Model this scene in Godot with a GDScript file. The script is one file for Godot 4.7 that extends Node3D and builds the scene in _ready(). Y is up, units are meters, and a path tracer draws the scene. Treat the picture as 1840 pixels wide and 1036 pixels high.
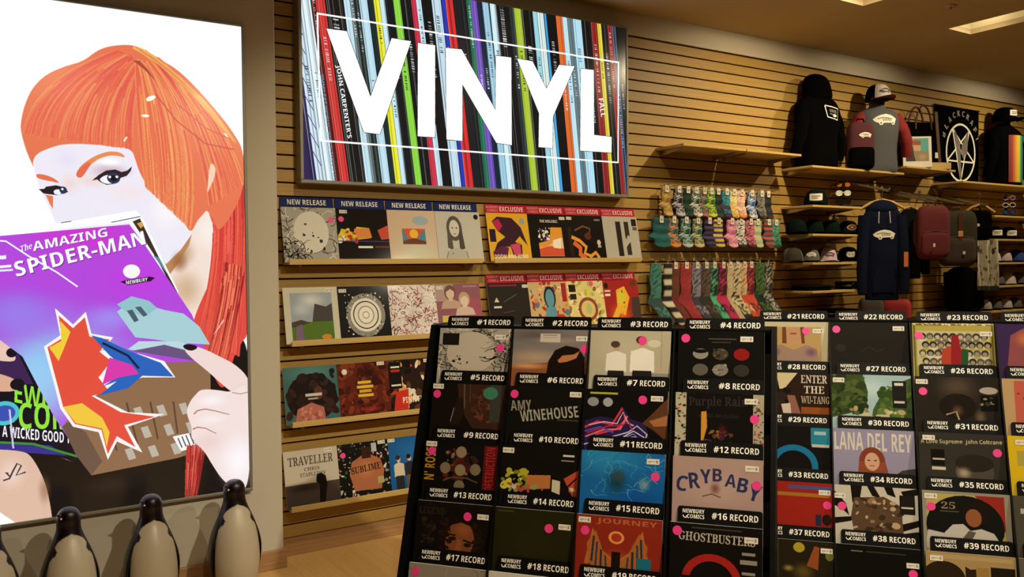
extends Node3D

# ---------------------------------------------------------------- helpers
const SLAT := 0.0764
const CEIL := 3.396
var M := {}
var taken := {}
var rng := RandomNumberGenerator.new()
var cover_atlas: Image
var label_atlas: Image
var print_atlas: Image
var glyphs := {}


func numbered(n: String) -> String:
	if not taken.has(n):
		taken[n] = 0
		return n
	taken[n] += 1
	return "%s_%03d" % [n, taken[n]]


func tag(o: Node, label: String, category: String, group := "") -> Node:
	o.set_meta("label", label)
	o.set_meta("category", category)
	if group != "":
		o.set_meta("group", group)
	return o


func thing(called: String, label: String, category: String, at := Vector3.ZERO, turn := 0.0, group := "") -> Node3D:
	var o := Node3D.new()
	o.name = numbered(called)
	add_child(o)
	o.position = at
	o.rotation.y = turn
	tag(o, label, category, group)
	return o


func part(called: String, mesh: Mesh, mat: Material, parent: Node, xf := Transform3D.IDENTITY) -> MeshInstance3D:
	var o := MeshInstance3D.new()
	o.name = called if parent != self else numbered(called)
	o.mesh = mesh
	o.material_override = mat
	o.transform = xf
	o.cast_shadow = GeometryInstance3D.SHADOW_CASTING_SETTING_ON
	parent.add_child(o, true)
	return o


func struct(called: String, mesh: Mesh, mat: Material, label: String) -> MeshInstance3D:
	var o := part(called, mesh, mat, self)
	o.set_meta("kind", "structure")
	o.set_meta("label", label)
	return o


func structnode(called: String, label: String) -> Node3D:
	var o := Node3D.new()
	o.name = numbered(called)
	add_child(o)
	o.set_meta("kind", "structure")
	o.set_meta("label", label)
	return o


func at(p: Vector3, b := Basis.IDENTITY) -> Transform3D:
	return Transform3D(b, p)


func lin(h: String) -> Color:
	return Color(h).srgb_to_linear()


# ---------------------------------------------------------------- mesh builder
class Mesher:
	var v := PackedVector3Array()
	var n := PackedVector3Array()
	var uv := PackedVector2Array()
	var col := PackedColorArray()
	var idx := PackedInt32Array()
	var t := Transform3D.IDENTITY
	var c := Color.WHITE

	func add(p: Vector3, nn: Vector3, u: Vector2) -> int:
		v.append(t * p)
		n.append((t.basis * nn).normalized())
		uv.append(u)
		col.append(c)
		return v.size() - 1

	func tri(a: Vector3, b: Vector3, d: Vector3, ua := Vector2.ZERO, ub := Vector2.ZERO, ud := Vector2.ZERO) -> void:
		var nn := (d - a).cross(b - a).normalized()
		var i := add(a, nn, ua)
		add(b, nn, ub)
		add(d, nn, ud)
		idx.append_array(PackedInt32Array([i, i + 1, i + 2]))

	func quad(a: Vector3, b: Vector3, d: Vector3, e: Vector3, r := Rect2(0, 0, 1, 1)) -> void:
		# clockwise from the lower left: a lower left, b upper left, d upper right, e lower right
		var nn := (d - a).cross(b - a).normalized()
		var i := add(a, nn, Vector2(r.position.x, r.end.y))
		add(b, nn, r.position)
		add(d, nn, Vector2(r.end.x, r.position.y))
		add(e, nn, r.end)
		idx.append_array(PackedInt32Array([i, i + 1, i + 2, i, i + 2, i + 3]))

	func box(o: Vector3, s: Vector3, bevel := 0.0) -> void:
		var h := s * 0.5
		var b := minf(bevel, minf(h.x, minf(h.y, h.z)) * 0.9)
		if b <= 0.0:
			for k in 3:
				for sg in [-1.0, 1.0]:
					_face(o, h, k, sg, 0.0)
			return
		for k in 3:
			for sg in [-1.0, 1.0]:
				_face(o, h, k, sg, b)
		for k in 3:
			var k1 := (k + 1) % 3
			var k2 := (k + 2) % 3
			for s1 in [-1.0, 1.0]:
				for s2 in [-1.0, 1.0]:
					var p := []
					for q in [[-1.0, 0], [1.0, 0], [1.0, 1], [-1.0, 1]]:
						var w := Vector3.ZERO
						w[k] = q[0] * (h[k] - b)
						w[k1] = s1 * (h[k1] - (b if q[1] == 1 else 0.0))
						w[k2] = s2 * (h[k2] - (0.0 if q[1] == 1 else b))
						p.append(o + w)
					if s1 * s2 > 0:
						quad(p[0], p[1], p[2], p[3])
					else:
						quad(p[3], p[2], p[1], p[0])
		for sx in [-1.0, 1.0]:
			for sy in [-1.0, 1.0]:
				for sz in [-1.0, 1.0]:
					var a := o + Vector3(sx * h.x, sy * (h.y - b), sz * (h.z - b))
					var d := o + Vector3(sx * (h.x - b), sy * h.y, sz * (h.z - b))
					var e := o + Vector3(sx * (h.x - b), sy * (h.y - b), sz * h.z)
					if sx * sy * sz > 0:
						tri(a, e, d)
					else:
						tri(a, d, e)

	func _face(o: Vector3, h: Vector3, k: int, sg: float, b: float) -> void:
		var k1 := (k + 1) % 3
		var k2 := (k + 2) % 3
		var p := []
		for q in [[-1, -1], [-1, 1], [1, 1], [1, -1]]:
			var w := Vector3.ZERO
			w[k] = sg * h[k]
			w[k1] = q[0] * (h[k1] - b)
			w[k2] = q[1] * (h[k2] - b)
			p.append(o + w)
		if sg > 0:
			quad(p[0], p[1], p[2], p[3])
		else:
			quad(p[3], p[2], p[1], p[0])

	# rows of points joined into a smooth sheet; closed joins the last point of a row to its first
	func grid(rows: Array, closed := false, cap0 := false, cap1 := false, cols = null) -> void:
		var m: int = rows[0].size()
		var w := m + 1 if closed else m
		var nr := []
		nr.resize(rows.size() * m)
		nr.fill(Vector3.ZERO)
		for i in rows.size() - 1:
			for j in (m if closed else m - 1):
				var j2 := (j + 1) % m
				var a: Vector3 = rows[i][j]
				var b: Vector3 = rows[i + 1][j]
				var d: Vector3 = rows[i + 1][j2]
				var e: Vector3 = rows[i][j2]
				var f := (d - a).cross(b - e)
				nr[i * m + j] += f
				nr[(i + 1) * m + j] += f
				nr[(i + 1) * m + j2] += f
				nr[i * m + j2] += f
		var s := v.size()
		var keep := c
		for i in rows.size():
			for j in w:
				var jj := j % m
				if cols != null:
					c = cols[i][jj] if cols[i] is Array or cols[i] is PackedColorArray else cols[i]
				var q: Vector3 = nr[i * m + jj]
				add(rows[i][jj], q.normalized() if q.length() > 1e-12 else Vector3.UP, Vector2(float(j) / (w - 1), float(i) / (rows.size() - 1)))
		for i in rows.size() - 1:
			for j in w - 1:
				var a2 := s + i * w + j
				idx.append_array(PackedInt32Array([a2, a2 + w, a2 + w + 1, a2, a2 + w + 1, a2 + 1]))
		for e2 in [[cap0, 0], [cap1, rows.size() - 1]]:
			if e2[0]:
				var ring = rows[e2[1]]
				var mid := Vector3.ZERO
				for p in ring:
					mid += p
				mid /= m
				if cols != null:
					c = cols[e2[1]][0] if cols[e2[1]] is Array or cols[e2[1]] is PackedColorArray else cols[e2[1]]
				for j in m:
					if e2[1] == 0:
						tri(mid, ring[j], ring[(j + 1) % m])
					else:
						tri(mid, ring[(j + 1) % m], ring[j])
		c = keep

	# stacked superellipse rings: each entry [centre, half width x, half depth z, exponent]
	func loft(rs: Array, m := 24, cap0 := true, cap1 := true, cols = null) -> void:
		var rows := []
		for r in rs:
			var row := PackedVector3Array()
			var ex: float = 2.0 / (r[3] if r.size() > 3 else 2.0)
			for j in m:
				var a := TAU * j / m
				var ca := cos(a)
				var sa := sin(a)
				row.append(r[0] + Vector3(signf(ca) * pow(absf(ca), ex) * r[1], 0, signf(sa) * pow(absf(sa), ex) * r[2]))
			rows.append(row)
		grid(rows, true, cap0, cap1, cols)

	func tube(path: Array, rad, m := 8) -> void:
		var rows := []
		var up := Vector3.UP
		for i in path.size():
			var d: Vector3 = (path[mini(i + 1, path.size() - 1)] - path[maxi(i - 1, 0)]).normalized()
			var ref := up if absf(d.dot(up)) < 0.9 else Vector3.RIGHT
			var x = d.cross(ref).normalized()
			var y := x.cross(d).normalized()
			var r: float = rad[i] if rad is Array else rad
			var row := PackedVector3Array()
			for j in m:
				var a := TAU * j / m
				row.append(path[i] + x * cos(a) * r + y * sin(a) * r)
			rows.append(row)
		grid(rows, true, true, true)

	# a rounded cushion: width, height, depth; sits with its base at y = 0
	func pillow(w: float, h: float, d: float, e := 4.0, m := 28, k := 12, round := 0.22) -> void:
		var rs := []
		for i in k + 1:
			var f := float(i) / k
			var y := (1.0 - cos(f * PI)) * 0.5
			var q := clampf(minf(y, 1.0 - y) / round, 0.0, 1.0)
			var s := sqrt(maxf(0.0, 1.0 - (1.0 - q) * (1.0 - q)))
			s = 0.62 + 0.38 * s
			rs.append([Vector3(0, y * h, 0), w * 0.5 * s, d * 0.5 * (0.35 + 0.65 * (s - 0.62) / 0.38), e])
		loft(rs, m)

	# a flat outline (points in x, y) given thickness along z
	func slab(pts: PackedVector2Array, z0: float, z1: float) -> void:
		var ids := Geometry2D.triangulate_polygon(pts)
		for i in range(0, ids.size(), 3):
			var a := pts[ids[i]]
			var b := pts[ids[i + 1]]
			var d := pts[ids[i + 2]]
			if (b - a).cross(d - a) > 0:
				var sw := b
				b = d
				d = sw
			tri(Vector3(a.x, a.y, z1), Vector3(b.x, b.y, z1), Vector3(d.x, d.y, z1))
			tri(Vector3(a.x, a.y, z0), Vector3(d.x, d.y, z0), Vector3(b.x, b.y, z0))
		var area := 0.0
		for i in pts.size():
			area += pts[i].cross(pts[(i + 1) % pts.size()])
		for i in pts.size():
			var a3 := pts[i]
			var b3 := pts[(i + 1) % pts.size()]
			if area < 0:
				var sw3 := a3
				a3 = b3
				b3 = sw3
			quad(Vector3(a3.x, a3.y, z0), Vector3(a3.x, a3.y, z1), Vector3(b3.x, b3.y, z1), Vector3(b3.x, b3.y, z0))

	func mesh() -> ArrayMesh:
		var a := []
		a.resize(Mesh.ARRAY_MAX)
		a[Mesh.ARRAY_VERTEX] = v
		a[Mesh.ARRAY_NORMAL] = n
		a[Mesh.ARRAY_TEX_UV] = uv
		a[Mesh.ARRAY_COLOR] = col
		a[Mesh.ARRAY_INDEX] = idx
		var m := ArrayMesh.new()
		m.add_surface_from_arrays(Mesh.PRIMITIVE_TRIANGLES, a)
		return m


func bmesh(o: Vector3, s: Vector3, bevel := 0.0) -> ArrayMesh:
	var m := Mesher.new()
	m.box(o, s, bevel)
	return m.mesh()


func tmesh(path: Array, rad, k := 8) -> ArrayMesh:
	var m := Mesher.new()
	m.tube(path, rad, k)
	return m.mesh()


func disc(r: float, d: float, k := 20) -> ArrayMesh:
	# a thin round plate facing z
	var p := PackedVector2Array()
	for i in k:
		p.append(Vector2(cos(TAU * i / k), sin(TAU * i / k)) * r)
	var m := Mesher.new()
	m.slab(p, 0.0, d)
	return m.mesh()


# ---------------------------------------------------------------- painter for flat print
class Brush:
	var im: Image
	var ox := 0.0
	var oy := 0.0
	var sx := 1.0
	var sy := 1.0
	var clip: Rect2i
	var host

	func _init(h, image: Image, x := 0.0, y := 0.0, kx := 1.0, ky := 1.0, area := Rect2i()):
		host = h
		im = image
		ox = x
		oy = y
		sx = kx
		sy = ky
		clip = area if area.size.x > 0 else Rect2i(0, 0, im.get_width(), im.get_height())

	func rect(x: float, y: float, w: float, h: float, c: Color) -> void:
		var r := Rect2i(roundi(ox + x * sx), roundi(oy + y * sy), maxi(1, roundi(w * sx)), maxi(1, roundi(h * sy))).intersection(clip)
		if r.size.x > 0 and r.size.y > 0:
			im.fill_rect(r, c)

	func poly(p: PackedVector2Array, c: Color) -> void:
		var k := p.size()
		var q := PackedVector2Array()
		var lo := 1e9
		var hi := -1e9
		for a in p:
			var b := Vector2(ox + a.x * sx, oy + a.y * sy)
			q.append(b)
			lo = minf(lo, b.y)
			hi = maxf(hi, b.y)
		var y0 := maxi(clip.position.y, floori(lo))
		var y1 := mini(clip.end.y - 1, ceili(hi))
		for y in range(y0, y1 + 1):
			var yy := y + 0.5
			var xs := []
			for i in k:
				var a := q[i]
				var b := q[(i + 1) % k]
				if (a.y <= yy) != (b.y <= yy):
					xs.append(a.x + (yy - a.y) / (b.y - a.y) * (b.x - a.x))
			xs.sort()
			for i in range(0, xs.size() - 1, 2):
				var x0 := maxi(clip.position.x, roundi(xs[i]))
				var x1 := mini(clip.end.x, roundi(xs[i + 1]))
				if x1 > x0:
					im.fill_rect(Rect2i(x0, y, x1 - x0, 1), c)

	# undo whatever was painted outside an outline since the copy was made
	func keep_inside(a: Array, before: Image) -> void:
		var w := im.get_width()
		var h := im.get_height()
		var mask := Image.create(w, h, false, Image.FORMAT_RGBA8)
		mask.fill(Color(0, 0, 0, 0))
		var target := im
		im = mask
		pg(a, Color(1, 1, 1, 1))
		im = target
		var now: Image = im.duplicate()
		im.blit_rect(before, Rect2i(0, 0, w, h), Vector2i.ZERO)
		im.blit_rect_mask(now, mask, Rect2i(0, 0, w, h), Vector2i.ZERO)

	func pts(a: Array) -> PackedVector2Array:
		var r := PackedVector2Array()
		for i in range(0, a.size() - 1, 2):
			r.append(Vector2(a[i], a[i + 1]))
		return r

	func pg(a: Array, c: Color) -> void:
		poly(pts(a), c)

	# the same with its corners rounded off
	func pgs(a: Array, c: Color) -> void:
		var p := pts(a)
		for it in 3:
			var q := PackedVector2Array()
			for i in p.size():
				var u := p[i]
				var w := p[(i + 1) % p.size()]
				q.append(u.lerp(w, 0.25))
				q.append(u.lerp(w, 0.75))
			p = q
		poly(p, c)

	func ell(cx: float, cy: float, rx: float, ry: float, c: Color, rot := 0.0) -> void:
		var r := PackedVector2Array()
		for i in 28:
			r.append(Vector2(cx, cy) + Vector2(cos(TAU * i / 28) * rx, sin(TAU * i / 28) * ry).rotated(rot))
		poly(r, c)

	func line(p: PackedVector2Array, w: float, c: Color, w2 := -1.0) -> void:
		var l := PackedVector2Array()
		var rr := PackedVector2Array()
		var k := p.size()
		for i in k:
			var d := (p[mini(i + 1, k - 1)] - p[maxi(i - 1, 0)]).normalized()
			var f := w if w2 < 0 else lerpf(w, w2, float(i) / (k - 1))
			l.append(p[i] + d.orthogonal() * f * 0.5)
			rr.append(p[i] - d.orthogonal() * f * 0.5)
		rr.reverse()
		l.append_array(rr)
		poly(l, c)

	func ln(a: Array, w: float, c: Color, w2 := -1.0) -> void:
		line(pts(a), w, c, w2)

	func soft(cx: float, cy: float, rx: float, ry: float, c: Color, alpha := 1.0) -> void:
		var w := maxi(2, roundi(rx * 2 * sx))
		var h := maxi(2, roundi(ry * 2 * sy))
		var s: Image = host.soft_dot(c, alpha)
		s.resize(w, h, Image.INTERPOLATE_BILINEAR)
		var px := roundi(ox + (cx - rx) * sx)
		var py := roundi(oy + (cy - ry) * sy)
		var r := Rect2i(px, py, w, h).intersection(clip)
		if r.size.x > 0 and r.size.y > 0:
			im.blend_rect(s, Rect2i(r.position - Vector2i(px, py), r.size), r.position)

	# text whose baseline starts at o; u is the whole run along the baseline, w the capital height upwards
	func text(s: String, o: Vector2, u: Vector2, w: Vector2, c: Color, face := "bold") -> void:
		var g: Dictionary = host.letters(s, face)
		var tv: PackedVector2Array = g.v
		for i in range(0, tv.size(), 3):
			var q := PackedVector2Array()
			for k in 3:
				q.append(o + u * tv[i + k].x + w * tv[i + k].y)
			poly(q, c)

	func comb(a: Array, b: Array, count: int, w: float, cols: Array, tipcols = null) -> void:
		var pa := pts(a)
		var pb := pts(b)
		for k in count:
			var t: float = host.rng.randf()
			var q := PackedVector2Array()
			var j := Vector2(host.rng.randf_range(-4, 4), host.rng.randf_range(-4, 4))
			var c0 := pa[0].lerp(pb[0], t) + j
			var c1 := pa[1].lerp(pb[1], t) + j
			var c2 := pa[2].lerp(pb[2], t) + j
			var f0: float = maxf(0.0, host.rng.randf() * 0.9 - 0.35)
			var f1: float = f0 + 0.25 + host.rng.randf() * 0.95
			for i in 9:
				var f := lerpf(f0, minf(f1, 1.0), i / 8.0)
				q.append(c0.lerp(c1, f).lerp(c1.lerp(c2, f), f))
			var cc: Array = tipcols if tipcols != null and f1 > 0.75 and host.rng.randf() < 0.7 else cols
			var c: Color = cc[host.rng.randi() % cc.size()]
			line(q, w * host.rng.randf_range(0.6, 1.4), c, w * 0.25)


var dot_cache := {}


func soft_dot(c: Color, alpha: float) -> Image:
	var key := "%s %.2f" % [c.to_html(), alpha]
	if not dot_cache.has(key):
		var im := Image.create(32, 32, false, Image.FORMAT_RGBA8)
		for y in 32:
			for x in 32:
				var d := Vector2(x - 15.5, y - 15.5).length() / 15.5
				var k := clampf(1.0 - d, 0, 1)
				im.set_pixel(x, y, Color(c.r, c.g, c.b, alpha * k * k * (3 - 2 * k)))
		dot_cache[key] = im
	return dot_cache[key].duplicate()


func letters(s: String, face: String) -> Dictionary:
	var key := face + s
	if not glyphs.has(key):
		var f := SystemFont.new()
		f.font_names = PackedStringArray(["Droid Serif" if face == "serif" else "Droid Sans"])
		f.font_weight = 400 if face == "plain" else 700
		var t := TextMesh.new()
		t.font = f
		t.font_size = 64
		t.pixel_size = 1.0
		t.depth = 0.0
		t.text = s
		var a := t.get_mesh_arrays()
		var vv: PackedVector3Array = a[Mesh.ARRAY_VERTEX]
		var id: PackedInt32Array = a[Mesh.ARRAY_INDEX] if a[Mesh.ARRAY_INDEX] != null else PackedInt32Array()
		var lo := Vector2(1e9, 1e9)
		var hi := -lo
		for p in vv:
			lo = lo.min(Vector2(p.x, p.y))
			hi = hi.max(Vector2(p.x, p.y))
		var out := PackedVector2Array()
		for i in (id.size() if id.size() > 0 else vv.size()):
			var p := vv[id[i]] if id.size() > 0 else vv[i]
			out.append(Vector2((p.x - lo.x) / (hi.x - lo.x), (p.y - lo.y) / (hi.y - lo.y)))
		glyphs[key] = {"v": out}
	return glyphs[key]


func mat(c: String, rough := 0.6, metal := 0.0, spec := 0.5) -> StandardMaterial3D:
	var m := StandardMaterial3D.new()
	m.albedo_color = Color(c)
	m.roughness = rough
	m.metallic = metal
	m.metallic_specular = spec
	return m


func vmat(rough := 0.8) -> StandardMaterial3D:
	var m := mat("ffffff", rough)
	m.vertex_color_use_as_albedo = true
	return m


func tex(im: Image) -> ImageTexture:
	im.generate_mipmaps()
	return ImageTexture.create_from_image(im)


func noise_tex(size: int, fx: float, ramp: Array, seed_: int, octaves := 4) -> NoiseTexture2D:
	var n := FastNoiseLite.new()
	n.seed = seed_
	n.frequency = fx
	n.fractal_octaves = octaves
	var g := Gradient.new()
	g.offsets = PackedFloat32Array(ramp.map(func(a): return a[0]))
	g.colors = PackedColorArray(ramp.map(func(a): return Color(a[1])))
	var t := NoiseTexture2D.new()
	t.width = size
	t.height = size
	t.seamless = true
	t.noise = n
	t.color_ramp = g
	return t


# wood with its grain along the image's x axis
func grain_image(w: int, h: int, base: String, dark: String, light: String, seed_: int, boards := 0) -> Image:
	var im := Image.create(w, h, false, Image.FORMAT_RGB8)
	var r := RandomNumberGenerator.new()
	r.seed = seed_
	var b := Color(base)
	im.fill(b)
	var br := Brush.new(self, im)
	if boards > 0:
		var bh := float(h) / boards
		for k in boards:
			im.fill_rect(Rect2i(0, roundi(k * bh), w, ceili(bh)), b.lerp(Color(dark if r.randf() < 0.5 else light), r.randf() * 0.35))
	for i in 900:
		var y := r.randf() * h
		var x = r.randf() * w
		var l := r.randf_range(0.08, 0.5) * w
		var c := b.lerp(Color(dark if r.randf() < 0.55 else light), r.randf_range(0.15, 0.7))
		for k in 2:
			br.line(PackedVector2Array([Vector2(x - k * w, y), Vector2(x + l * 0.5 - k * w, y + r.randf_range(-1.5, 1.5)), Vector2(x + l - k * w, y)]), r.randf_range(0.8, 2.4), c)
	return im


# ---------------------------------------------------------------- prints
func H(c: String) -> Color:
	return Color(c)


func paint_poster() -> Image:
	# the backlit advertisement: a portrait behind an opened comic
	var im := Image.create(1000, 2000, false, Image.FORMAT_RGBA8)
	im.fill(H("fcfcff"))
	var b := Brush.new(self, im)
	rng.seed = 11
	# neck and chest
	b.pgs([576, 738, 851, 716, 917, 892, 855, 1082, 771, 1315, 674, 1171, 613, 987], H("efdcd0"))
	b.soft(718, 975, 95, 90, H("9c6a3c"), 0.75)
	b.soft(752, 1127, 100, 120, H("b98a5c"), 0.55)
	b.soft(848, 881, 85, 120, H("f6ece6"), 0.9)
	# dark clothing
	b.pgs([1007, 1303, 942, 1420, 848, 1450, 778, 1551, 663, 1727, 378, 1838, 177, 1713, -18, 1648, -19, 1720, 176, 1745, 221, 2132, 442, 2152, 1049, 2216], H("191310"))
	b.soft(448, 1904, 160, 60, H("33271f"), 0.6)
	# hair behind the neck
	b.pgs([845, 681, 1007, 530, 1009, 1327, 982, 1355, 942, 1420, 912, 1538, 881, 1560, 826, 1413, 772, 1292, 789, 1222, 867, 1058, 896, 916, 843, 799], H("dd4a3e"))
	b.comb([851, 728, 905, 916, 794, 1316], [1006, 578, 1013, 963, 966, 1422], 900, 6, [H("e0503f"), H("cf3b35"), H("ea6a4c"), H("b52c2c"), H("e95c50")])
	b.comb([903, 1011, 900, 1178, 814, 1436], [997, 1036, 970, 1229, 893, 1537], 90, 5, [H("8a1d1d"), H("f07a5a"), H("a8322a")])
	b.ln([903, 1260, 879, 1297, 860, 1320], 6, H("f3c9bb"), 2)
	# face
	b.pgs([199, 577, 204, 655, 215, 708, 229, 746, 250, 797, 272, 856, 286, 899, 598, 896, 677, 1056, 795, 905, 748, 801, 641, 690, 579, 580, 559, 525, 376, 526, 260, 552], H("eae6f2"))
	b.soft(324, 703, 55, 60, H("f0ccc0"), 0.55)
	b.soft(403, 689, 70, 40, H("eecabc"), 0.6)
	b.soft(534, 728, 120, 60, H("f3dfe0"), 0.7)
	b.soft(682, 803, 100, 110, H("f7f2f2"), 0.9)
	b.soft(316, 606, 60, 60, H("e3dcf0"), 0.8)
	b.pg([669, 1024, 734, 959, 779, 894, 767, 940, 717, 1022, 676, 1079], H("b98557"))
	b.soft(726, 1010, 45, 60, H("8e5a32"), 0.7)
	# fringe, side lock and crown
	b.pgs([161, 510, 164, 468, 179, 403, 208, 337, 256, 283, 324, 245, 383, 221, 434, 171, 485, 147, 557, 133, 605, 145, 662, 176, 742, 217, 825, 296, 915, 398, 961, 461, 1002, 530, 1003, 710, 894, 892, 872, 845, 843, 787, 826, 811, 803, 835, 775, 894, 747, 843, 715, 779, 688, 722, 651, 717, 623, 731, 602, 691, 578, 643, 564, 592, 550, 552, 476, 546, 376, 544, 298, 551, 250, 572, 213, 593, 198, 624, 205, 653, 180, 591], H("e2744f"))
	b.comb([505, 167, 209, 305, 167, 520], [612, 198, 546, 358, 559, 554], 1300, 6, [H("df5a50"), H("e2624c"), H("db544c"), H("e56a4e")], [H("e67e52"), H("e0644a"), H("e88d5c"), H("dd5a48")])
	b.comb([577, 193, 572, 400, 602, 703], [629, 196, 845, 423, 775, 875], 1100, 6, [H("e0604f"), H("e57c4e"), H("ea9a58")], [H("ecaa66"), H("e6814f"), H("eb8f55"), H("df6248")])
	b.comb([613, 166, 802, 310, 850, 775], [662, 179, 927, 381, 1004, 674], 1000, 6, [H("e59a4c"), H("e8a85a"), H("de6650")], [H("e2674e"), H("d94c48"), H("ea8a52")])
	b.comb([567, 143, 694, 202, 758, 268], [613, 153, 825, 284, 972, 508], 300, 5, [H("eaa552"), H("e9b763"), H("e0874c")])
	b.pg([563, 195, 590, 195, 620, 227, 650, 271, 606, 228], H("a8483a"))
	b.ln([648, 324, 726, 424, 841, 512, 961, 529], 5, H("c74a42"))
	b.ln([727, 352, 842, 445, 932, 481], 4, H("c9553f"))
	# ear
	b.pgs([860, 586, 883, 608, 878, 651, 858, 692, 844, 728, 850, 657], H("f0cdb4"))
	# reflections of clips in the hair
	b.pgs([609, 348, 618, 336, 643, 327, 649, 336, 634, 350, 614, 357], H("fffdf2"))
	b.pgs([586, 415, 605, 408, 624, 412, 616, 420, 597, 421], H("fffbe8"))
	b.pg([521, 522, 532, 504, 537, 507, 526, 527], H("fff3d0"))
	b.pg([917, 461, 926, 462, 938, 478, 930, 478], H("fff0ec"))
	# soften the brushwork of the portrait, then lay the crisp print over it
	im.resize(330, 660, Image.INTERPOLATE_LANCZOS)
	im.resize(1000, 2000, Image.INTERPOLATE_CUBIC)
	# brows
	b.pgs([347, 660, 364, 631, 404, 596, 447, 574, 480, 566, 514, 571, 531, 591, 497, 583, 463, 585, 423, 604, 396, 629, 374, 670, 360, 680, 348, 674], H("e58a55"))
	b.pgs([349, 661, 365, 634, 397, 611, 400, 625, 374, 668, 360, 679, 349, 673], H("e2694c"))
	b.pgs([208, 670, 236, 671, 267, 682, 293, 703, 267, 698, 236, 693, 212, 686], H("e4704a"))
	b.pg([240, 749, 265, 753, 264, 804, 253, 783], H("e2774e"))
	# eyes
	b.soft(466, 611, 60, 26, H("ffffff"), 1.0)
	b.soft(469, 647, 110, 40, H("b98a98"), 0.6)
	b.pg([403, 687, 429, 663, 455, 645, 489, 639, 512, 648, 533, 641, 551, 624, 546, 643, 531, 662, 508, 672, 498, 689, 481, 697, 456, 702, 434, 692, 422, 682], H("2a1b22"))
	b.pgs([430, 680, 445, 667, 465, 660, 488, 661, 507, 673, 493, 690, 478, 695, 456, 699, 436, 690], H("f3f4fb"))
	b.ell(482, 674, 24, 22, H("28324e"))
	b.ell(482, 675, 12, 12, H("0a0a12"))
	b.ell(468, 670, 5, 5, H("ffffff"))
	b.ell(494, 668, 5, 5, H("ffffff"))
	b.pg([217, 728, 235, 727, 242, 718, 276, 711, 303, 717, 318, 735, 306, 741, 278, 749, 244, 746, 232, 744], H("241a1e"))
	b.pgs([266, 732, 282, 725, 298, 730, 293, 746, 271, 748], H("e8f0fb"))
	b.ell(301, 729, 13, 14, H("2d3350"))
	b.ell(298, 725, 4, 4, H("ffffff"))
	# opened comic, its inner pages and white margin
	b.pg([0, 886, 291, 856, 562, 800, 584, 824, 596, 853, 719, 1131, 718, 1161, 549, 866, 538, 850, 0, 913], H("f6fbf8"))
	b.pg([549, 846, 577, 833, 648, 995, 719, 1144, 718, 1161, 636, 995], H("3a2c20"))
	b.pg([565, 854, 584, 845, 591, 861, 580, 874], H("d99a5a"))
	b.pg([624, 982, 648, 993, 678, 1058, 663, 1041], H("5b8694"))
	b.ln([291, 856, 327, 849], 3, H("445048"))
	b.ln([470, 851, 579, 825], 3, H("2c3034"))
	# advertisement page folded back
	b.pg([-8, 1216, 148, 1368, 246, 1602, 376, 1853, 329, 1803, 252, 1762, -19, 1706], H("16121c"))
	b.pg([-8, 1223, 126, 1334, 182, 1477, -13, 1461], H("3c2450"))
	b.pg([-18, 1668, 234, 1720, 291, 1767, -19, 1702], H("3a2f8a"))
	b.text("EWB", Vector2(118, 1540), Vector2(124, 42), Vector2(2, -75), H("8fe23c"))
	b.text("COM", Vector2(130, 1643), Vector2(175, 23), Vector2(2, -101), H("8fe23c"))
	b.text("A WICKED GOOD TIME", Vector2(75, 1667), Vector2(276, 65), Vector2(1, -42), H("f4f4fa"))
	b.ln([-18, 1673, 177, 1707, 330, 1776], 9, H("3f8a34"))
	b.ell(84, 1579, 50, 46, H("4fc0c8"))
	b.ell(84, 1579, 36, 30, H("3a50b0"))
	b.ln([101, 1566, 110, 1716], 6, H("cfc8e8"))
	# fingers on that page
	b.pgs([-9, 1274, 108, 1306, 129, 1366, 118, 1391, -11, 1357], H("e6c2b4"))
	b.pgs([-12, 1399, 109, 1441, 138, 1474, 126, 1504, -14, 1482], H("d9a98e"))
	b.ell(113, 1351, 18, 18, H("17131a"))
	b.ell(129, 1473, 24, 22, H("17131a"))
	# cover
	var under: Image = im.duplicate()
	b.pg([-1, 919, 536, 858, 597, 946, 773, 1233, 822, 1377, 837, 1556, 784, 1807, 376, 1853, 246, 1602, 148, 1368, -8, 1223], H("b048d8"))
	b.soft(368, 898, 300, 130, H("d030c8"), 0.8)
	b.soft(569, 1077, 240, 130, H("c23ade"), 0.8)
	b.soft(133, 1197, 140, 110, H("8f78e4"), 0.8)
	b.soft(299, 1378, 230, 140, H("8fb4ea"), 0.9)
	b.soft(202, 1414, 110, 120, H("8ac6ea"), 0.9)
	b.soft(462, 1232, 150, 80, H("a08cf0"), 0.8)
	b.soft(279, 1398, 420, 300, H("8fb8ee"), 0.85)
	b.soft(182, 1499, 260, 260, H("9ad4f0"), 0.8)
	b.soft(133, 1197, 260, 130, H("9a7ae8"), 0.7)
	var shape := [-1, 919, 536, 858, 597, 946, 773, 1233, 822, 1377, 837, 1556, 784, 1807, 376, 1853, 246, 1602, 148, 1368, -8, 1223]
	b.keep_inside(shape, under)
	# bell tower and brick blocks of the cover
	b.pg([483, 1210, 538, 1167, 593, 1184, 663, 1209, 739, 1227, 801, 1283, 844, 1363, 704, 1347, 618, 1328, 549, 1316, 516, 1263], H("a4ccd2"))
	b.pg([483, 1180, 539, 1149, 604, 1169, 635, 1200, 592, 1232, 517, 1211], H("8fbfc6"))
	b.pg([520, 1207, 541, 1203, 564, 1248, 547, 1255], H("4c5a68"))
	b.pg([551, 1194, 572, 1191, 598, 1227, 582, 1234], H("4c5a68"))
	b.pg([520, 1363, 562, 1333, 718, 1342, 829, 1386, 843, 1433, 703, 1409], H("b9d4dc"))
	b.pg([534, 1371, 661, 1353, 828, 1409, 835, 1441, 703, 1410], H("66527c"))
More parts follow.
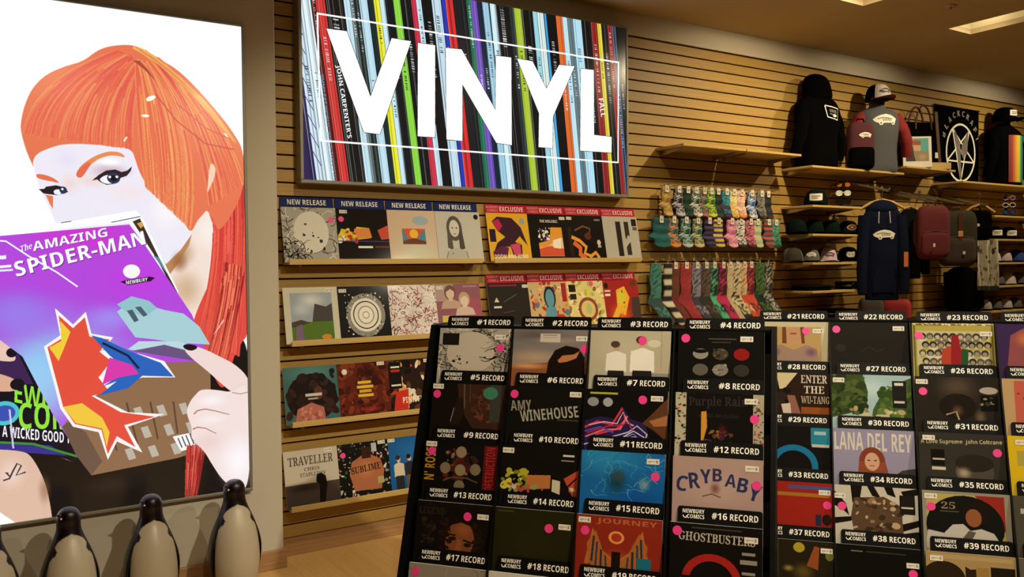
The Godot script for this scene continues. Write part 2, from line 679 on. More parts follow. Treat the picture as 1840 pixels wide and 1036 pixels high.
	b.pg([424, 1470, 631, 1426, 843, 1433, 843, 1801, 705, 1830, 376, 1857, 325, 1766, 277, 1652], H("8d6a4c"))
	for k in 6:
		b.ln([421 + k * 90, 1573 + k * 6, 471 + k * 78, 1770 - k * 14], 7, H("5d4432"))
	for k in 5:
		for j in 3:
			b.pg([448 + k * 88 + j * 26, 1605 + j * 82, 475 + k * 88 + j * 26, 1600 + j * 82, 491 + k * 88 + j * 26, 1646 + j * 82, 463 + k * 88 + j * 26, 1651 + j * 82], H("b9b0a0"))
	b.pg([277, 1652, 325, 1773, 376, 1857, 416, 1807, 360, 1683, 303, 1633], H("6d5444"))
	b.pg([685, 1738, 751, 1731, 781, 1793, 718, 1804], H("f2f2f2"))
	for k in 4:
		b.ln([706 + k * 16, 1746 - k * 4, 722 + k * 16, 1789 - k * 3], 5, H("52525c"))
	# a plain bright burst in the middle of the cover
	b.pg([221, 1334, 278, 1294, 262, 1187, 324, 1254, 370, 1205, 388, 1293, 467, 1312, 426, 1361, 561, 1384, 659, 1421, 701, 1492, 573, 1482, 463, 1510, 396, 1541, 515, 1619, 655, 1641, 514, 1678, 567, 1790, 472, 1733, 437, 1803, 406, 1688, 315, 1656, 272, 1580, 255, 1493], H("f4f0f0"))
	b.pg([233, 1338, 284, 1306, 274, 1216, 323, 1268, 366, 1227, 381, 1304, 454, 1320, 416, 1367, 458, 1407, 410, 1469, 449, 1531, 383, 1540, 488, 1616, 619, 1648, 500, 1670, 540, 1764, 472, 1711, 437, 1780, 416, 1679, 322, 1646, 282, 1574, 264, 1486], H("e0503c"))
	b.pg([239, 1339, 281, 1316, 279, 1237, 314, 1282, 290, 1345, 270, 1394, 258, 1372], H("ecc93a"))
	b.pg([282, 1574, 349, 1566, 420, 1631, 446, 1693, 434, 1751, 419, 1675, 325, 1643], H("eec440"))
	b.pg([388, 1300, 427, 1313, 520, 1367, 645, 1427, 694, 1488, 573, 1475, 477, 1489, 423, 1507, 519, 1448, 452, 1384], H("2a62b8"))
	b.pg([477, 1489, 573, 1475, 517, 1522, 409, 1542], H("2a62b8"))
	b.pg([452, 1392, 533, 1427, 560, 1466, 484, 1475, 423, 1500], H("d63aa8"))
	b.ln([427, 1332, 520, 1389, 560, 1444], 9, H("14213c"))
	# title and emblem ribbon
	b.text("The", Vector2(149, 970), Vector2(40, -14), Vector2(1, -24), H("e8f2f4"), "serif")
	b.text("AMAZING", Vector2(195, 968), Vector2(262, -59), Vector2(-3, -35), H("7a2a98"))
	b.text("AMAZING", Vector2(193, 966), Vector2(262, -59), Vector2(-3, -35), H("f2f8f6"))
	b.text("SPIDER-MAN", Vector2(139, 1067), Vector2(462, -126), Vector2(-11, -56), H("6a2890"))
	b.text("SPIDER-MAN", Vector2(136, 1064), Vector2(462, -126), Vector2(-11, -56), H("f4faf8"))
	b.pg([498, 1089, 521, 1083, 607, 1070, 630, 1075, 614, 1089, 525, 1104], H("2a1030"))
	b.text("NEWBURY", Vector2(519, 1101), Vector2(82, -13), Vector2(0, -15), H("f6f6f6"))
	b.ell(541, 1048, 32, 28, H("f2f2f2"))
	b.ln([-1, 920, 104, 929, 177, 985, 273, 1049, 343, 1106], 6, H("e9f4f6"))
	b.ln([-2, 996, 103, 989], 14, H("e8f0f4"))
	b.ln([-3, 1034, 119, 1022], 10, H("e8f0f4"))
	b.ln([-4, 1045, 124, 1037], 8, H("d8e4ee"))
	# hair end below the comic
	b.comb([740, 1782, 740, 1877, 730, 2017], [814, 1792, 799, 1885, 773, 2024], 90, 6, [H("c23a34"), H("8a1f20"), H("d9604e")])
	# hand holding the cover
	b.pgs([734, 1375, 765, 1361, 821, 1380, 884, 1417, 949, 1455, 1007, 1519, 1009, 1595, 968, 1585, 932, 1576, 882, 1528, 833, 1477, 764, 1413], H("ecd5cf"))
	b.pgs([803, 1550, 867, 1558, 936, 1577, 1010, 1527, 1004, 2006, 939, 1994, 888, 1955, 846, 1883, 812, 1815, 778, 1778, 757, 1747, 765, 1712, 745, 1658, 744, 1629, 760, 1594, 782, 1570], H("efdcd8"))
	b.soft(845, 1602, 90, 40, H("f8eef0"), 0.9)
	b.soft(843, 1683, 90, 36, H("f6eaea"), 0.8)
	b.soft(827, 1777, 90, 70, H("e3c4bc"), 0.5)
	b.soft(956, 1875, 120, 160, H("faf6fb"), 0.9)
	b.ln([772, 1653, 787, 1640, 819, 1636, 865, 1650, 919, 1670], 6, H("a8756a"), 3)
	b.ln([766, 1717, 786, 1710, 818, 1718, 863, 1746], 6, H("a8756a"), 3)
	b.ln([932, 1576, 968, 1585, 1006, 1579], 4, H("b98a7c"))
	b.pgs([732, 1364, 744, 1354, 786, 1362, 794, 1375, 771, 1386, 745, 1379], H("171316"))
	# arm with a small swallow drawing
	b.pgs([-19, 1702, 139, 1726, 176, 1760, 226, 1893, 244, 2137, 112, 2111, -23, 1897], H("dcb8a2"))
	b.soft(101, 1810, 70, 90, H("ecd4c8"), 0.8)
	b.soft(211, 1891, 30, 80, H("8f6248"), 0.6)
	b.pg([-23, 1872, 115, 2005, -26, 1991], H("fcfcff"))
	b.ln([74, 1834, 95, 1829, 107, 1802, 121, 1775, 135, 1785, 117, 1820, 149, 1812], 6, H("3e3438"))
	b.ln([92, 1808, 82, 1803, 96, 1821], 5, H("3e3438"))
	return im


func paint_vinyl() -> Image:
	# the backlit sign: a row of leaning record spines with the word across it
	var im := Image.create(2048, 1018, false, Image.FORMAT_RGB8)
	im.fill(H("101418"))
	var b := Brush.new(self, im)
	rng.seed = 5
	var sp := [-15, "2a2050", 63, "cfe6f2", 115, "dff0f6", 158, "5c1f1c", 185, "d63a36", 234, "141414", 323, "bfe0ec", 362, "5d6c70", 385, "22302c", 413, "b9dcea", 459, "1c2e34", 488, "e6e22a", 523, "c6e6f2", 553, "12161a", 601, "86d23e", 643, "121416", 698, "cf2c48", 735, "c4e4f0", 766, "0e1014", 822, "c2dcea", 879, "2438b8", 905, "da3030", 957, "1a1c22", 1029, "1e7050", 1063, "6a4cb4", 1103, "16283c", 1137, "9ccbe0", 1178, "c8e8f2", 1226, "111114", 1303, "2c3a3a", 1338, "a8c22c", 1388, "0f1112", 1461, "8fd0de", 1497, "d8ece8", 1542, "2898d8", 1564, "0e0f12", 1624, "e0682a", 1670, "b4dcec", 1708, "647a80", 1747, "aedcec", 1809, "101012", 1873, "8c201e", 1921, "dccb2c", 1953, "1a1a18", 2006, "9c2826", 2038, "1c3a5c", 2065, "101216"]
	var lean := 118.0
	for i in range(0, sp.size(), 2):
		var x0: float = sp[i]
		var x1: float = sp[i + 2] if i + 2 < sp.size() else 2100.0
		var l := lean * lerpf(1.1, 0.85, x0 / 2048.0)
		var c := H(sp[i + 1])
		var j := rng.randf_range(-6, 6)
		b.pg([x0, 1018, x0 - l + j, 0, x1 - l + j, 0, x1, 1018], c)
		var w := x1 - x0
		for k in 2 + int(w / 16.0):
			var f := rng.randf()
			var cc := c.lerp(H("ffffff") if rng.randf() < 0.45 else H("000000"), rng.randf_range(0.15, 0.5))
			b.ln([x0 + w * f, 1018, x0 - l + j + w * f, 0], rng.randf_range(1.5, 4), cc)
		b.ln([x0, 1018, x0 - l + j, 0], 2, H("0a0c10"))
		# small unreadable lettering running down the spine
		var ink := H("20262c") if c.get_luminance() > 0.5 else H("dfe8ea")
		var y := rng.randf_range(20, 500)
		for k in rng.randi_range(8, 26):
			var f2 := y / 1018.0
			var mx := lerpf(x0 - l + j, x0, f2) + w * 0.5
			if rng.randf() < 0.82:
				b.ln([mx - w * 0.16, y, mx + w * 0.16, y + 1], rng.randf_range(4, 8), ink.lerp(c, rng.randf() * 0.6))
			y += rng.randf_range(9, 16)
	for k in 9:
		b.ln([-15 + k * 12 - 40, 450 + k * 90 - 300, 14 + k * 12 - 20, 450 + k * 90 - 220], 4, H("4a3c80"))
	b.text("JOHN CARPENTER'S", Vector2(167, 446), Vector2(56, 359), Vector2(28, -8), H("f0f4f4"))
	b.text("JIMMY EAT WORLD   BLEED AMERICAN", Vector2(88, 497), Vector2(54, 522), Vector2(19, -4), H("6a9cc0"), "plain")
	b.text("FALL", Vector2(1833, 449), Vector2(19, 109), Vector2(37, -6), H("f4e8e8"))
	# white border and letters
	var W := H("ffffff")
	b.line(b.pts([77, 203, 1996, 214]), 9, W)
	b.line(b.pts([83, 823, 1984, 824]), 9, W)
	b.line(b.pts([81, 202, 87, 823]), 9, W)
	b.line(b.pts([1990, 210, 1981, 827]), 9, W)
	var K := H("0c1014")
	for p in [[126, 270, 233, 269, 355, 582, 477, 270, 588, 271, 404, 769, 316, 765], [627, 274, 729, 274, 722, 762, 619, 763], [792, 279, 890, 275, 1102, 583, 1108, 281, 1210, 280, 1208, 770, 1106, 765, 893, 463, 889, 769, 791, 768], [1249, 281, 1354, 283, 1450, 428, 1542, 281, 1655, 276, 1495, 584, 1490, 769, 1391, 769, 1396, 575], [1700, 284, 1798, 282, 1797, 669, 1932, 671, 1931, 767, 1691, 770]]:
		var pl := b.pts(p)
		var k := pl.size()
		for i in k:
			b.line(PackedVector2Array([pl[i], pl[(i + 1) % k]]), 5, K)
		b.poly(pl, W)
	return im


# one cover: coordinates run 0 to 100 over the sleeve
func paint_ops(b: Brush, ops: Array, seed_: int) -> void:
	rng.seed = seed_
	for o in ops:
		match o[0]:
			"r": b.rect(o[1], o[2], o[3], o[4], H(o[5]))
			"e": b.ell(o[1], o[2], o[3], o[4], H(o[5]), o[6] if o.size() > 6 else 0.0)
			"p": b.pg(o[1], H(o[2]))
			"l": b.ln(o[1], o[2], H(o[3]))
			"g": b.soft(o[1], o[2], o[3], o[4], H(o[5]), o[6] if o.size() > 6 else 0.8)
			"t":
				var u := Vector2(o[4], 0).rotated(deg_to_rad(o[7] if o.size() > 7 else 0.0))
				b.text(o[1], Vector2(o[2], o[3]), u, Vector2(u.y, -u.x).normalized() * o[5], H(o[6]), o[8] if o.size() > 8 else "bold")
			"s":
				for k in o[1]:
					var x = rng.randf_range(o[2], o[2] + o[4])
					var y := rng.randf_range(o[3], o[3] + o[5])
					var s: float = o[6] * rng.randf_range(0.4, 1.5)
					b.ell(x, y, s, s * rng.randf_range(0.3, 1.0), H(o[7][rng.randi() % o[7].size()]), rng.randf() * PI)
			"k":
				for k in o[1]:
					var p := Vector2(rng.randf_range(o[2], o[2] + o[4]), rng.randf_range(o[3], o[3] + o[5]))
					var a := rng.randf() * TAU
					var q := PackedVector2Array([p])
					for i in 4:
						a += rng.randf_range(-0.9, 0.9)
						q.append(q[i] + Vector2(cos(a), sin(a)) * o[6])
					b.line(q, o[7], H(o[8][rng.randi() % o[8].size()]), o[7] * 0.4)
			"h":
				# rows of small heads: columns, rows, place, size
				for yy in o[2]:
					for xx in o[1]:
						var hx: float = o[3] + o[5] * (xx + 0.5 + 0.4 * (yy % 2)) / o[1]
						var hy: float = o[4] + o[6] * (yy + 0.5) / o[2]
						b.ell(hx, hy, o[7], o[7] * 1.25, H(["2a2620", "3a322a", "57503f"][rng.randi() % 3]))
						b.ell(hx, hy + o[7] * 0.35, o[7] * 0.62, o[7] * 0.8, H(["b4a890", "8e8676", "a08c74"][rng.randi() % 3]))
						b.ell(hx, hy + o[7] * 1.7, o[7] * 0.9, o[7] * 0.5, H(["c8bfae", "6a6456", "a89a48"][rng.randi() % 3]))
			"f":
				# a standing figure seen to the thighs: centre x, top y, height, shirt, trousers, skin, hair
				var s2: float = o[3]
				b.ell(o[1], o[2] + s2 * 0.1, s2 * 0.065, s2 * 0.1, H(o[6]))
				b.ell(o[1] - s2 * 0.02, o[2] + s2 * 0.055, s2 * 0.075, s2 * 0.07, H(o[7]))
				b.pg([o[1] - s2 * 0.16, o[2] + s2 * 0.26, o[1], o[2] + s2 * 0.19, o[1] + s2 * 0.16, o[2] + s2 * 0.26, o[1] + s2 * 0.17, o[2] + s2 * 0.62, o[1] - s2 * 0.17, o[2] + s2 * 0.62], H(o[4]))
				b.pg([o[1] - s2 * 0.13, o[2] + s2 * 0.6, o[1] + s2 * 0.13, o[2] + s2 * 0.6, o[1] + s2 * 0.14, o[2] + s2, o[1] - s2 * 0.14, o[2] + s2], H(o[5]))
			"b":
				# a head and shoulders: centre x, top y, size, skin, hair, clothes
				var z: float = o[3]
				b.pg([o[1] - z * 0.75, o[2] + z * 1.5, o[1] - z * 0.6, o[2] + z * 1.05, o[1], o[2] + z * 0.85, o[1] + z * 0.6, o[2] + z * 1.05, o[1] + z * 0.75, o[2] + z * 1.5], H(o[6]))
				b.ell(o[1], o[2] + z * 0.45, z * 0.42, z * 0.5, H(o[5]))
				b.rect(o[1] - z * 0.14, o[2] + z * 0.7, z * 0.28, z * 0.3, H(o[4]))
				b.ell(o[1], o[2] + z * 0.5, z * 0.3, z * 0.4, H(o[4]))
				b.pg([o[1] - z * 0.32, o[2] + z * 0.4, o[1] - z * 0.25, o[2] + z * 0.08, o[1] + z * 0.25, o[2] + z * 0.08, o[1] + z * 0.32, o[2] + z * 0.4, o[1] + z * 0.05, o[2] + z * 0.2], H(o[5]))


# [what it looks like, round sticker place or null, price label place or null, drawing]
func covers() -> Array:
	return [
		# ---- ledges on the slatted wall, top tier
		["pale grey sleeve spattered with black ink", [90, 22], null, [["r", 0, 0, 100, 100, "a8a59c"], ["k", 70, 0, 0, 100, 100, 7, 1.6, ["22201e", "4c4a46", "dedbd2"]], ["e", 52, 45, 32, 38, "d8d5cb"], ["s", 16, 20, 30, 55, 55, 2.2, ["1c1a19", "3a3734"]], ["k", 34, 0, 60, 40, 40, 6, 2.2, ["141211", "6a665f"]]]],
		["black sleeve with a band of bright cartoon colours", [9, 20], [14, 6], [["r", 0, 0, 100, 100, "16120f"], ["p", [0, 55, 8, 38, 20, 40, 30, 45, 38, 34, 60, 36, 64, 55, 40, 58, 20, 60], "d9c23a"], ["p", [32, 38, 62, 36, 66, 54, 38, 56], "d98a4a"], ["s", 18, 4, 40, 32, 20, 4, ["c0392b", "e5d24a", "6aa84f", "e8e0d0"]], ["p", [78, 40, 100, 30, 100, 56, 84, 58], "c8503c"], ["r", 0, 60, 100, 1.5, "5a3a8a"], ["r", 38, 70, 28, 4, "e8e8e8"], ["r", 70, 70, 28, 3, "7c2a22"]]],
		["pale peach sleeve with a small painted sunset picture", null, null, [["r", 0, 0, 100, 100, "ccb49e"], ["g", 60, 90, 70, 60, "c8cdb8", 0.9], ["e", 68, 20, 17, 9, "9aaebc"], ["r", 28, 36, 48, 30, "4a86a8"], ["p", [28, 36, 76, 36, 60, 54, 40, 56], "c85a34"], ["e", 52, 46, 9, 9, "e8b444"], ["p", [28, 60, 50, 54, 76, 60, 76, 66, 28, 66], "6a3c22"]]],
		["pale grey sleeve with a pencil portrait of a long-haired person", [91, 10, "k"], null, [["r", 0, 0, 100, 100, "bdbab2"], ["e", 40, 34, 17, 25, "57524c"], ["p", [24, 35, 22, 72, 34, 78, 33, 40], "57524c"], ["p", [56, 35, 60, 74, 48, 78, 48, 40], "4c4742"], ["e", 40, 34, 11, 17, "c9c5bd"], ["e", 36, 33, 2, 1.2, "2c2926"], ["e", 45, 33, 2, 1.2, "2c2926"], ["l", [37, 45, 43, 45], 1.4, "6b5d56"], ["p", [14, 100, 20, 80, 34, 74, 48, 74, 64, 80, 68, 100], "b2aea6"], ["l", [16, 98, 22, 80], 1.4, "6a655e"], ["l", [66, 98, 62, 80], 1.4, "6a655e"], ["e", 32, 84, 2, 2, "8d8880"]]],
		["yellow sleeve with a dark bird shape in magenta and purple", null, null, [["r", 0, 0, 100, 100, "d9a82c"], ["p", [12, 18, 25, 8, 60, 10, 80, 30, 92, 68, 75, 48, 62, 60, 78, 66, 76, 92, 55, 88, 50, 70, 30, 70, 10, 80, 20, 62, 40, 50, 22, 36], "3a2030"], ["p", [14, 18, 28, 12, 36, 28, 24, 40], "b02c58"], ["p", [50, 66, 74, 62, 74, 88, 58, 86], "c84a6e"], ["p", [8, 80, 30, 68, 46, 72, 40, 90, 8, 92], "5a2a4a"], ["e", 84, 17, 6, 7, "8aa0a8"], ["r", 4, 34, 14, 26, "2a1c3a"], ["t", "DOOM AND WIND", 10, 94, 80, 8, "ece4d8"]]],
		["black sleeve with a checked and flame-coloured square picture", null, [88, 8], [["r", 0, 0, 100, 100, "17130f"], ["t", "THE MELODIC", 30, 18, 46, 6, "e4ddd0"], ["r", 22, 28, 62, 62, "e2c8a0"], ["p", [22, 28, 60, 28, 56, 58, 22, 62], "1c1a18"], ["s", 30, 24, 30, 32, 26, 2.6, ["e8e4dc", "e8e4dc", "8a4aa0"]], ["p", [56, 28, 84, 28, 84, 50, 60, 60, 40, 70, 22, 72, 22, 62, 50, 56], "e09a3a"], ["p", [22, 74, 50, 68, 84, 74, 84, 90, 22, 90], "d0573a"], ["p", [58, 56, 80, 50, 76, 74, 58, 72], "efe6da"]]],
		["black sleeve with an orange coil curling across it", null, [8, 7], [["r", 0, 0, 100, 100, "18120f"], ["r", 0, 26, 12, 64, "2c2018"], ["l", [10, 48, 30, 56, 46, 70, 40, 84, 56, 90, 70, 82, 78, 94], 8, "e59a3a"], ["l", [14, 60, 30, 72, 28, 86, 42, 96], 11, "d96c3a"], ["l", [20, 34, 44, 24, 62, 30, 58, 40], 4, "7a4c2a"], ["e", 54, 46, 9, 8, "5c3020"], ["e", 82, 60, 5, 6, "cfc8bc"], ["r", 78, 66, 9, 5, "b8b0a4"], ["r", 76, 8, 16, 4, "8a8078"]]],
		["light grey sleeve with two tall dark bars", null, null, [["r", 0, 0, 100, 100, "b3afa5"], ["r", 36, 12, 14, 78, "2c241f"], ["r", 60, 12, 13, 16, "332a24"], ["p", [60, 28, 73, 28, 73, 88, 60, 88, 60, 70, 70, 60, 60, 48], "3a302a"], ["e", 69, 52, 5, 9, "b3afa5"], ["r", 82, 6, 14, 16, "26201c"], ["r", 84, 24, 12, 8, "5c554e"]]],
		# ---- second tier
		["cream framed sleeve with a cloudy sky over a green meadow", null, [85, 6], [["r", 0, 0, 100, 100, "c9c6b4"], ["r", 12, 10, 76, 84, "9aa6b4"], ["g", 50, 24, 36, 20, "d8dcdc", 0.9], ["g", 32, 40, 26, 18, "c2ccd4", 0.9], ["p", [50, 60, 56, 30, 76, 36, 88, 30, 88, 64, 50, 64], "4a4644"], ["r", 12, 62, 76, 32, "56742c"], ["p", [12, 62, 30, 58, 46, 64, 12, 72], "4c4238"], ["p", [18, 94, 20, 70, 30, 66, 34, 94], "7c6484"], ["e", 74, 90, 9, 5, "d08a34"]]],
		["black sleeve with a large white lace circle", null, [10, 8], [["r", 0, 0, 100, 100, "1c1a1a"], ["e", 52, 54, 38, 40, "8c8a84"], ["s", 170, 14, 14, 76, 80, 1.3, ["e8e4da", "1c1a1a"]], ["e", 52, 54, 30, 31, "e2ded4"], ["e", 52, 54, 25, 26, "34322f"], ["e", 52, 54, 23, 24, "e2ded4"], ["e", 52, 54, 16, 17, "8e8b84"], ["e", 52, 54, 14, 15, "eae6dc"], ["e", 52, 54, 7, 7, "aaa69d"], ["e", 52, 54, 5, 5, "f0ece2"]]],
		["white sleeve covered in red and black scribbles", null, null, [["r", 0, 0, 100, 100, "d2cac6"], ["k", 120, 0, 0, 100, 100, 6, 1.8, ["5c1420", "2a1518", "b45a68", "b45a68"]], ["k", 60, 0, 0, 100, 100, 6, 2.5, ["e4dedb"]]]],
		["mauve sleeve with two pale figures side by side", null, [10, 7], [["r", 0, 0, 100, 100, "8a5868"], ["r", 0, 0, 40, 34, "a8908c"], ["r", 60, 30, 40, 36, "9c5464"], ["b", 32, 4, 30, "d0b4a4", "6a5148", "b89c8c"], ["b", 62, 18, 30, "d8c0b2", "b49a7e", "c8b0a8"], ["r", 10, 62, 24, 38, "cbb35c"], ["r", 62, 4, 30, 3, "a08090"]]],
		["plain charcoal sleeve with small white marks", null, [92, 8], [["r", 0, 0, 100, 100, "2c2723"], ["r", 6, 4, 66, 4, "7a3034"], ["p", [20, 30, 26, 40, 14, 40], "c8c2b8"], ["r", 12, 48, 18, 4, "d8d2c6"], ["l", [36, 40, 70, 24], 1.2, "6a645c"], ["l", [34, 62, 60, 58], 1.2, "57514a"]]],
		["crowded multicoloured sleeve with a blue head in the middle", null, null, [["r", 0, 0, 100, 100, "c4a878"], ["s", 90, 0, 0, 100, 100, 5, ["b03a34", "d8b48a", "5a8088", "e4d4b4", "8a3c3a", "d07c5a"]], ["e", 52, 34, 15, 24, "23282c"], ["e", 52, 36, 11, 20, "5f93a8"], ["p", [40, 54, 64, 54, 72, 100, 34, 100], "5f93a8"], ["r", 84, 4, 12, 40, "a02c2c"], ["e", 74, 82, 16, 12, "c23a34"], ["l", [32, 30, 40, 10, 64, 8, 72, 28], 2, "d2a53c"]]],
		["cream and yellow sleeve with a tangle of vines", [68, 6], [90, 6], [["r", 0, 0, 100, 100, "dcca8a"], ["s", 70, 0, 0, 100, 100, 5, ["b49a52", "e8dca8", "8a6a3a", "a8b060"]], ["e", 52, 62, 26, 26, "8a4a38"], ["e", 52, 62, 19, 19, "d8c080"], ["e", 54, 62, 8, 12, "b8bc7c"], ["g", 55, 24, 22, 20, "c9cc5c", 0.9], ["r", 6, 8, 18, 16, "26221c"], ["r", 8, 28, 16, 12, "2c2822"]]],
		["red sleeve with a glowing orange panel", null, null, [["r", 0, 0, 100, 100, "a02c2a"], ["p", [70, 100, 78, 40, 100, 40, 100, 100], "4a3a38"], ["g", 40, 80, 40, 40, "e8762c", 0.9], ["p", [36, 22, 60, 14, 72, 40, 54, 80, 40, 74, 20, 100, 10, 92, 34, 58], "eab23a"], ["p", [40, 28, 54, 22, 62, 40, 50, 58, 36, 50], "d8c840"], ["s", 14, 30, 20, 44, 66, 1.8, ["b8502c", "5a2a20"]], ["e", 9, 12, 6, 7, "28221e"], ["r", 4, 22, 16, 4, "d8cfc0"], ["r", 4, 30, 15, 5, "e8dfd0"], ["e", 86, 8, 9, 8, "6a3a24"]]],
		# ---- third tier
		["dusky sleeve with dark curls against a teal sky", [90, 11, "k"], null, [["r", 0, 0, 100, 100, "40686a"], ["g", 50, 10, 70, 30, "5a8a86", 0.8], ["e", 50, 55, 46, 42, "1f1513"], ["s", 60, 6, 16, 88, 70, 8, ["1f1513", "2c1d18", "38251d"]], ["p", [16, 98, 22, 74, 48, 64, 70, 74, 72, 98], "b06a5c"], ["s", 20, 26, 74, 40, 22, 3, ["c8867a", "9c5248"]], ["e", 62, 48, 8, 12, "5c3428"], ["r", 38, 48, 30, 5, "c8c4bc"], ["r", 42, 56, 18, 3, "a8a49c"]]],
		["rust red sleeve with yellow block lettering", [14, 15, "w"], [86, 4], [["r", 0, 0, 100, 100, "5c2416"], ["s", 120, 0, 0, 100, 100, 6, ["6e2c18", "471a10", "7c3a1e", "3a140c"]], ["g", 60, 20, 30, 14, "2a100a", 0.9], ["r", 38, 34, 26, 5, "d8b83a"], ["r", 36, 42, 32, 5, "d8b83a"], ["r", 40, 50, 24, 5, "d2a834"], ["r", 37, 58, 30, 5, "d8b83a"], ["g", 60, 86, 34, 8, "b03a2c", 0.8]]],
		["red and black collage sleeve with white block lettering", null, [84, 5], [["r", 0, 0, 100, 100, "2a1a14"], ["s", 60, 0, 0, 100, 100, 7, ["15100e", "e0d4c4", "b8402c", "5a3a24", "d89a5a"]], ["r", 4, 4, 24, 50, "17120f"], ["r", 7, 12, 18, 3, "e8e0d4"], ["r", 7, 18, 18, 5, "b02c2c"], ["r", 6, 46, 20, 3, "e4dccf"], ["p", [6, 98, 14, 60, 40, 56, 36, 96], "c23428"], ["t", "PINK FLOYD", 26, 82, 66, 11, "efe8da"]]],
		# ---- lowest tier
		["sepia sleeve with a dark standing silhouette", null, [82, 5], [["r", 0, 0, 100, 100, "c2b9aa"], ["r", 0, 60, 100, 40, "4b403a"], ["g", 30, 66, 60, 12, "2a2320", 0.8], ["t", "TRAVELLER", 8, 27, 82, 15, "4a4440", 0, "serif"], ["t", "CHRIS", 36, 38, 28, 6, "5a544e", 0, "serif"], ["t", "STAPLETON", 28, 48, 46, 7, "5a544e", 0, "serif"], ["p", [60, 96, 62, 64, 56, 58, 58, 46, 66, 44, 74, 50, 76, 66, 70, 96], "1b1613"]]],
		["black floral sleeve with a bare tattooed back", [10, 20], [87, 4], [["r", 0, 0, 100, 100, "171513"], ["s", 150, 0, 0, 100, 100, 2.2, ["d8d0c4", "8a8a80", "3a5a3a", "c89aa4"]], ["p", [28, 86, 20, 56, 26, 34, 46, 24, 64, 24, 82, 34, 88, 56, 80, 88], "a86848"], ["g", 52, 50, 26, 24, "c08058", 0.8], ["p", [46, 30, 46, 10, 64, 10, 64, 30], "3a2018"], ["t", "SUBLIME", 24, 56, 58, 12, "2a1c1c", -4, "serif"], ["r", 66, 4, 10, 16, "b4b8b8"], ["r", 74, 66, 12, 12, "a8a468"]]],
		["royal blue sleeve with four small standing people", null, [8, 4], [["r", 0, 0, 100, 100, "1c5a9c"], ["g", 50, 30, 60, 40, "2a6cb4", 0.8], ["f", 20, 34, 62, "cfc4b0", "2a2a30", "d8b49c", "3a2a20"], ["f", 42, 34, 62, "2c2c34", "6a5640", "d8b49c", "241c18"], ["f", 64, 32, 62, "c88a9c", "3a4660", "d8b49c", "2a201c"], ["f", 84, 34, 62, "8a8c90", "2c2c34", "d8b49c", "241c18"]]],
		# ---- near rack, one to twenty
		["pale grey sleeve with a beige blot among black brushwork", [86, 25], [85, 11], [["r", 0, 0, 100, 100, "a39d92"], ["k", 90, 0, 0, 100, 70, 7, 1.8, ["2c2825", "605a52", "cfc9bd"]], ["e", 46, 40, 34, 34, "bfb3a4"], ["s", 12, 20, 46, 50, 14, 2, ["1c1815", "3a332c"]], ["r", 5, 9, 23, 20, "1c1917"], ["k", 40, 76, 24, 24, 40, 6, 2, ["221e1b", "8a8478"]]]],
		["sunset sleeve with a dark couple in silhouette", [94, 24], [90, 11], [["r", 0, 0, 100, 100, "7a7472"], ["g", 30, 10, 60, 18, "5a5454", 0.8], ["g", 60, 18, 60, 8, "a48a78", 0.7], ["g", 30, 46, 60, 20, "b49a80", 0.9], ["p", [0, 58, 100, 50, 100, 100, 0, 100], "8a5236"], ["g", 20, 60, 40, 8, "d8a070", 0.9], ["p", [44, 100, 48, 52, 56, 34, 70, 26, 86, 30, 94, 44, 96, 100], "1a1210"], ["p", [60, 50, 66, 42, 80, 40, 88, 34, 84, 46, 72, 52, 62, 54], "b8764c"], ["r", 36, 7, 26, 14, "c4b8ac"], ["r", 40, 9, 18, 1.5, "8a7e74"], ["r", 40, 13, 18, 1.2, "9a8e84"]]],
		["beige sleeve with two people in white shirts", [66, 12], null, [["r", 0, 0, 100, 100, "b3aa93"], ["g", 40, 30, 60, 40, "bdb49e", 0.8], ["r", 88, 0, 1.4, 60, "a49c88"], ["r", 70, 66, 30, 34, "8e8a88"], ["f", 34, 18, 76, "e2ddd4", "241f1e", "b89c84", "4a3c32"], ["f", 66, 10, 88, "e6e1d8", "241f1e", "c0a48c", "4a3020"], ["l", [84, 56, 92, 58, 86, 66], 3, "c0a48c"], ["e", 80, 20, 8, 6, "cdc6b4"]]],
		["black sleeve with grey and red discs", [9, 8], [80, 8], [["r", 0, 0, 100, 100, "12100e"], ["r", 36, 10, 32, 2, "4a4640"], ["r", 40, 15, 22, 2, "3a3630"], ["e", 27, 34, 9, 8, "8c877c"], ["e", 27, 30, 8, 3, "12100e"], ["e", 50, 34, 9, 9, "453c30"], ["s", 16, 42, 26, 16, 16, 2, ["6b5f4e", "2c261e"]], ["e", 74, 34, 9, 9, "8c1c1a"], ["e", 27, 58, 9, 9, "5c574f"], ["e", 50, 58, 9, 9, "7d746a"], ["s", 14, 42, 50, 16, 16, 1.6, ["948a7e", "5c544a"]], ["e", 74, 58, 9, 9, "33312a"]]],
		["dark brown sleeve showing a dim room", [7, 14], [8, 4], [["r", 0, 0, 100, 100, "17110e"], ["p", [34, 0, 100, 0, 100, 74, 60, 74, 40, 40], "3a2419"], ["l", [44, 0, 46, 40], 2, "55504a"], ["l", [52, 0, 53, 30], 1.4, "4a4036"], ["s", 26, 60, 4, 20, 60, 4, ["5a3022", "44281c", "6a3a26"]], ["r", 80, 0, 14, 60, "3a3a34"], ["s", 30, 56, 6, 22, 44, 3, ["4a2c1e", "32201a"]], ["p", [28, 66, 30, 42, 36, 24, 44, 22, 46, 48, 40, 66], "241a16"], ["e", 80, 14, 10, 10, "3c7860"], ["l", [28, 62, 32, 40], 1, "8a847a"]]],
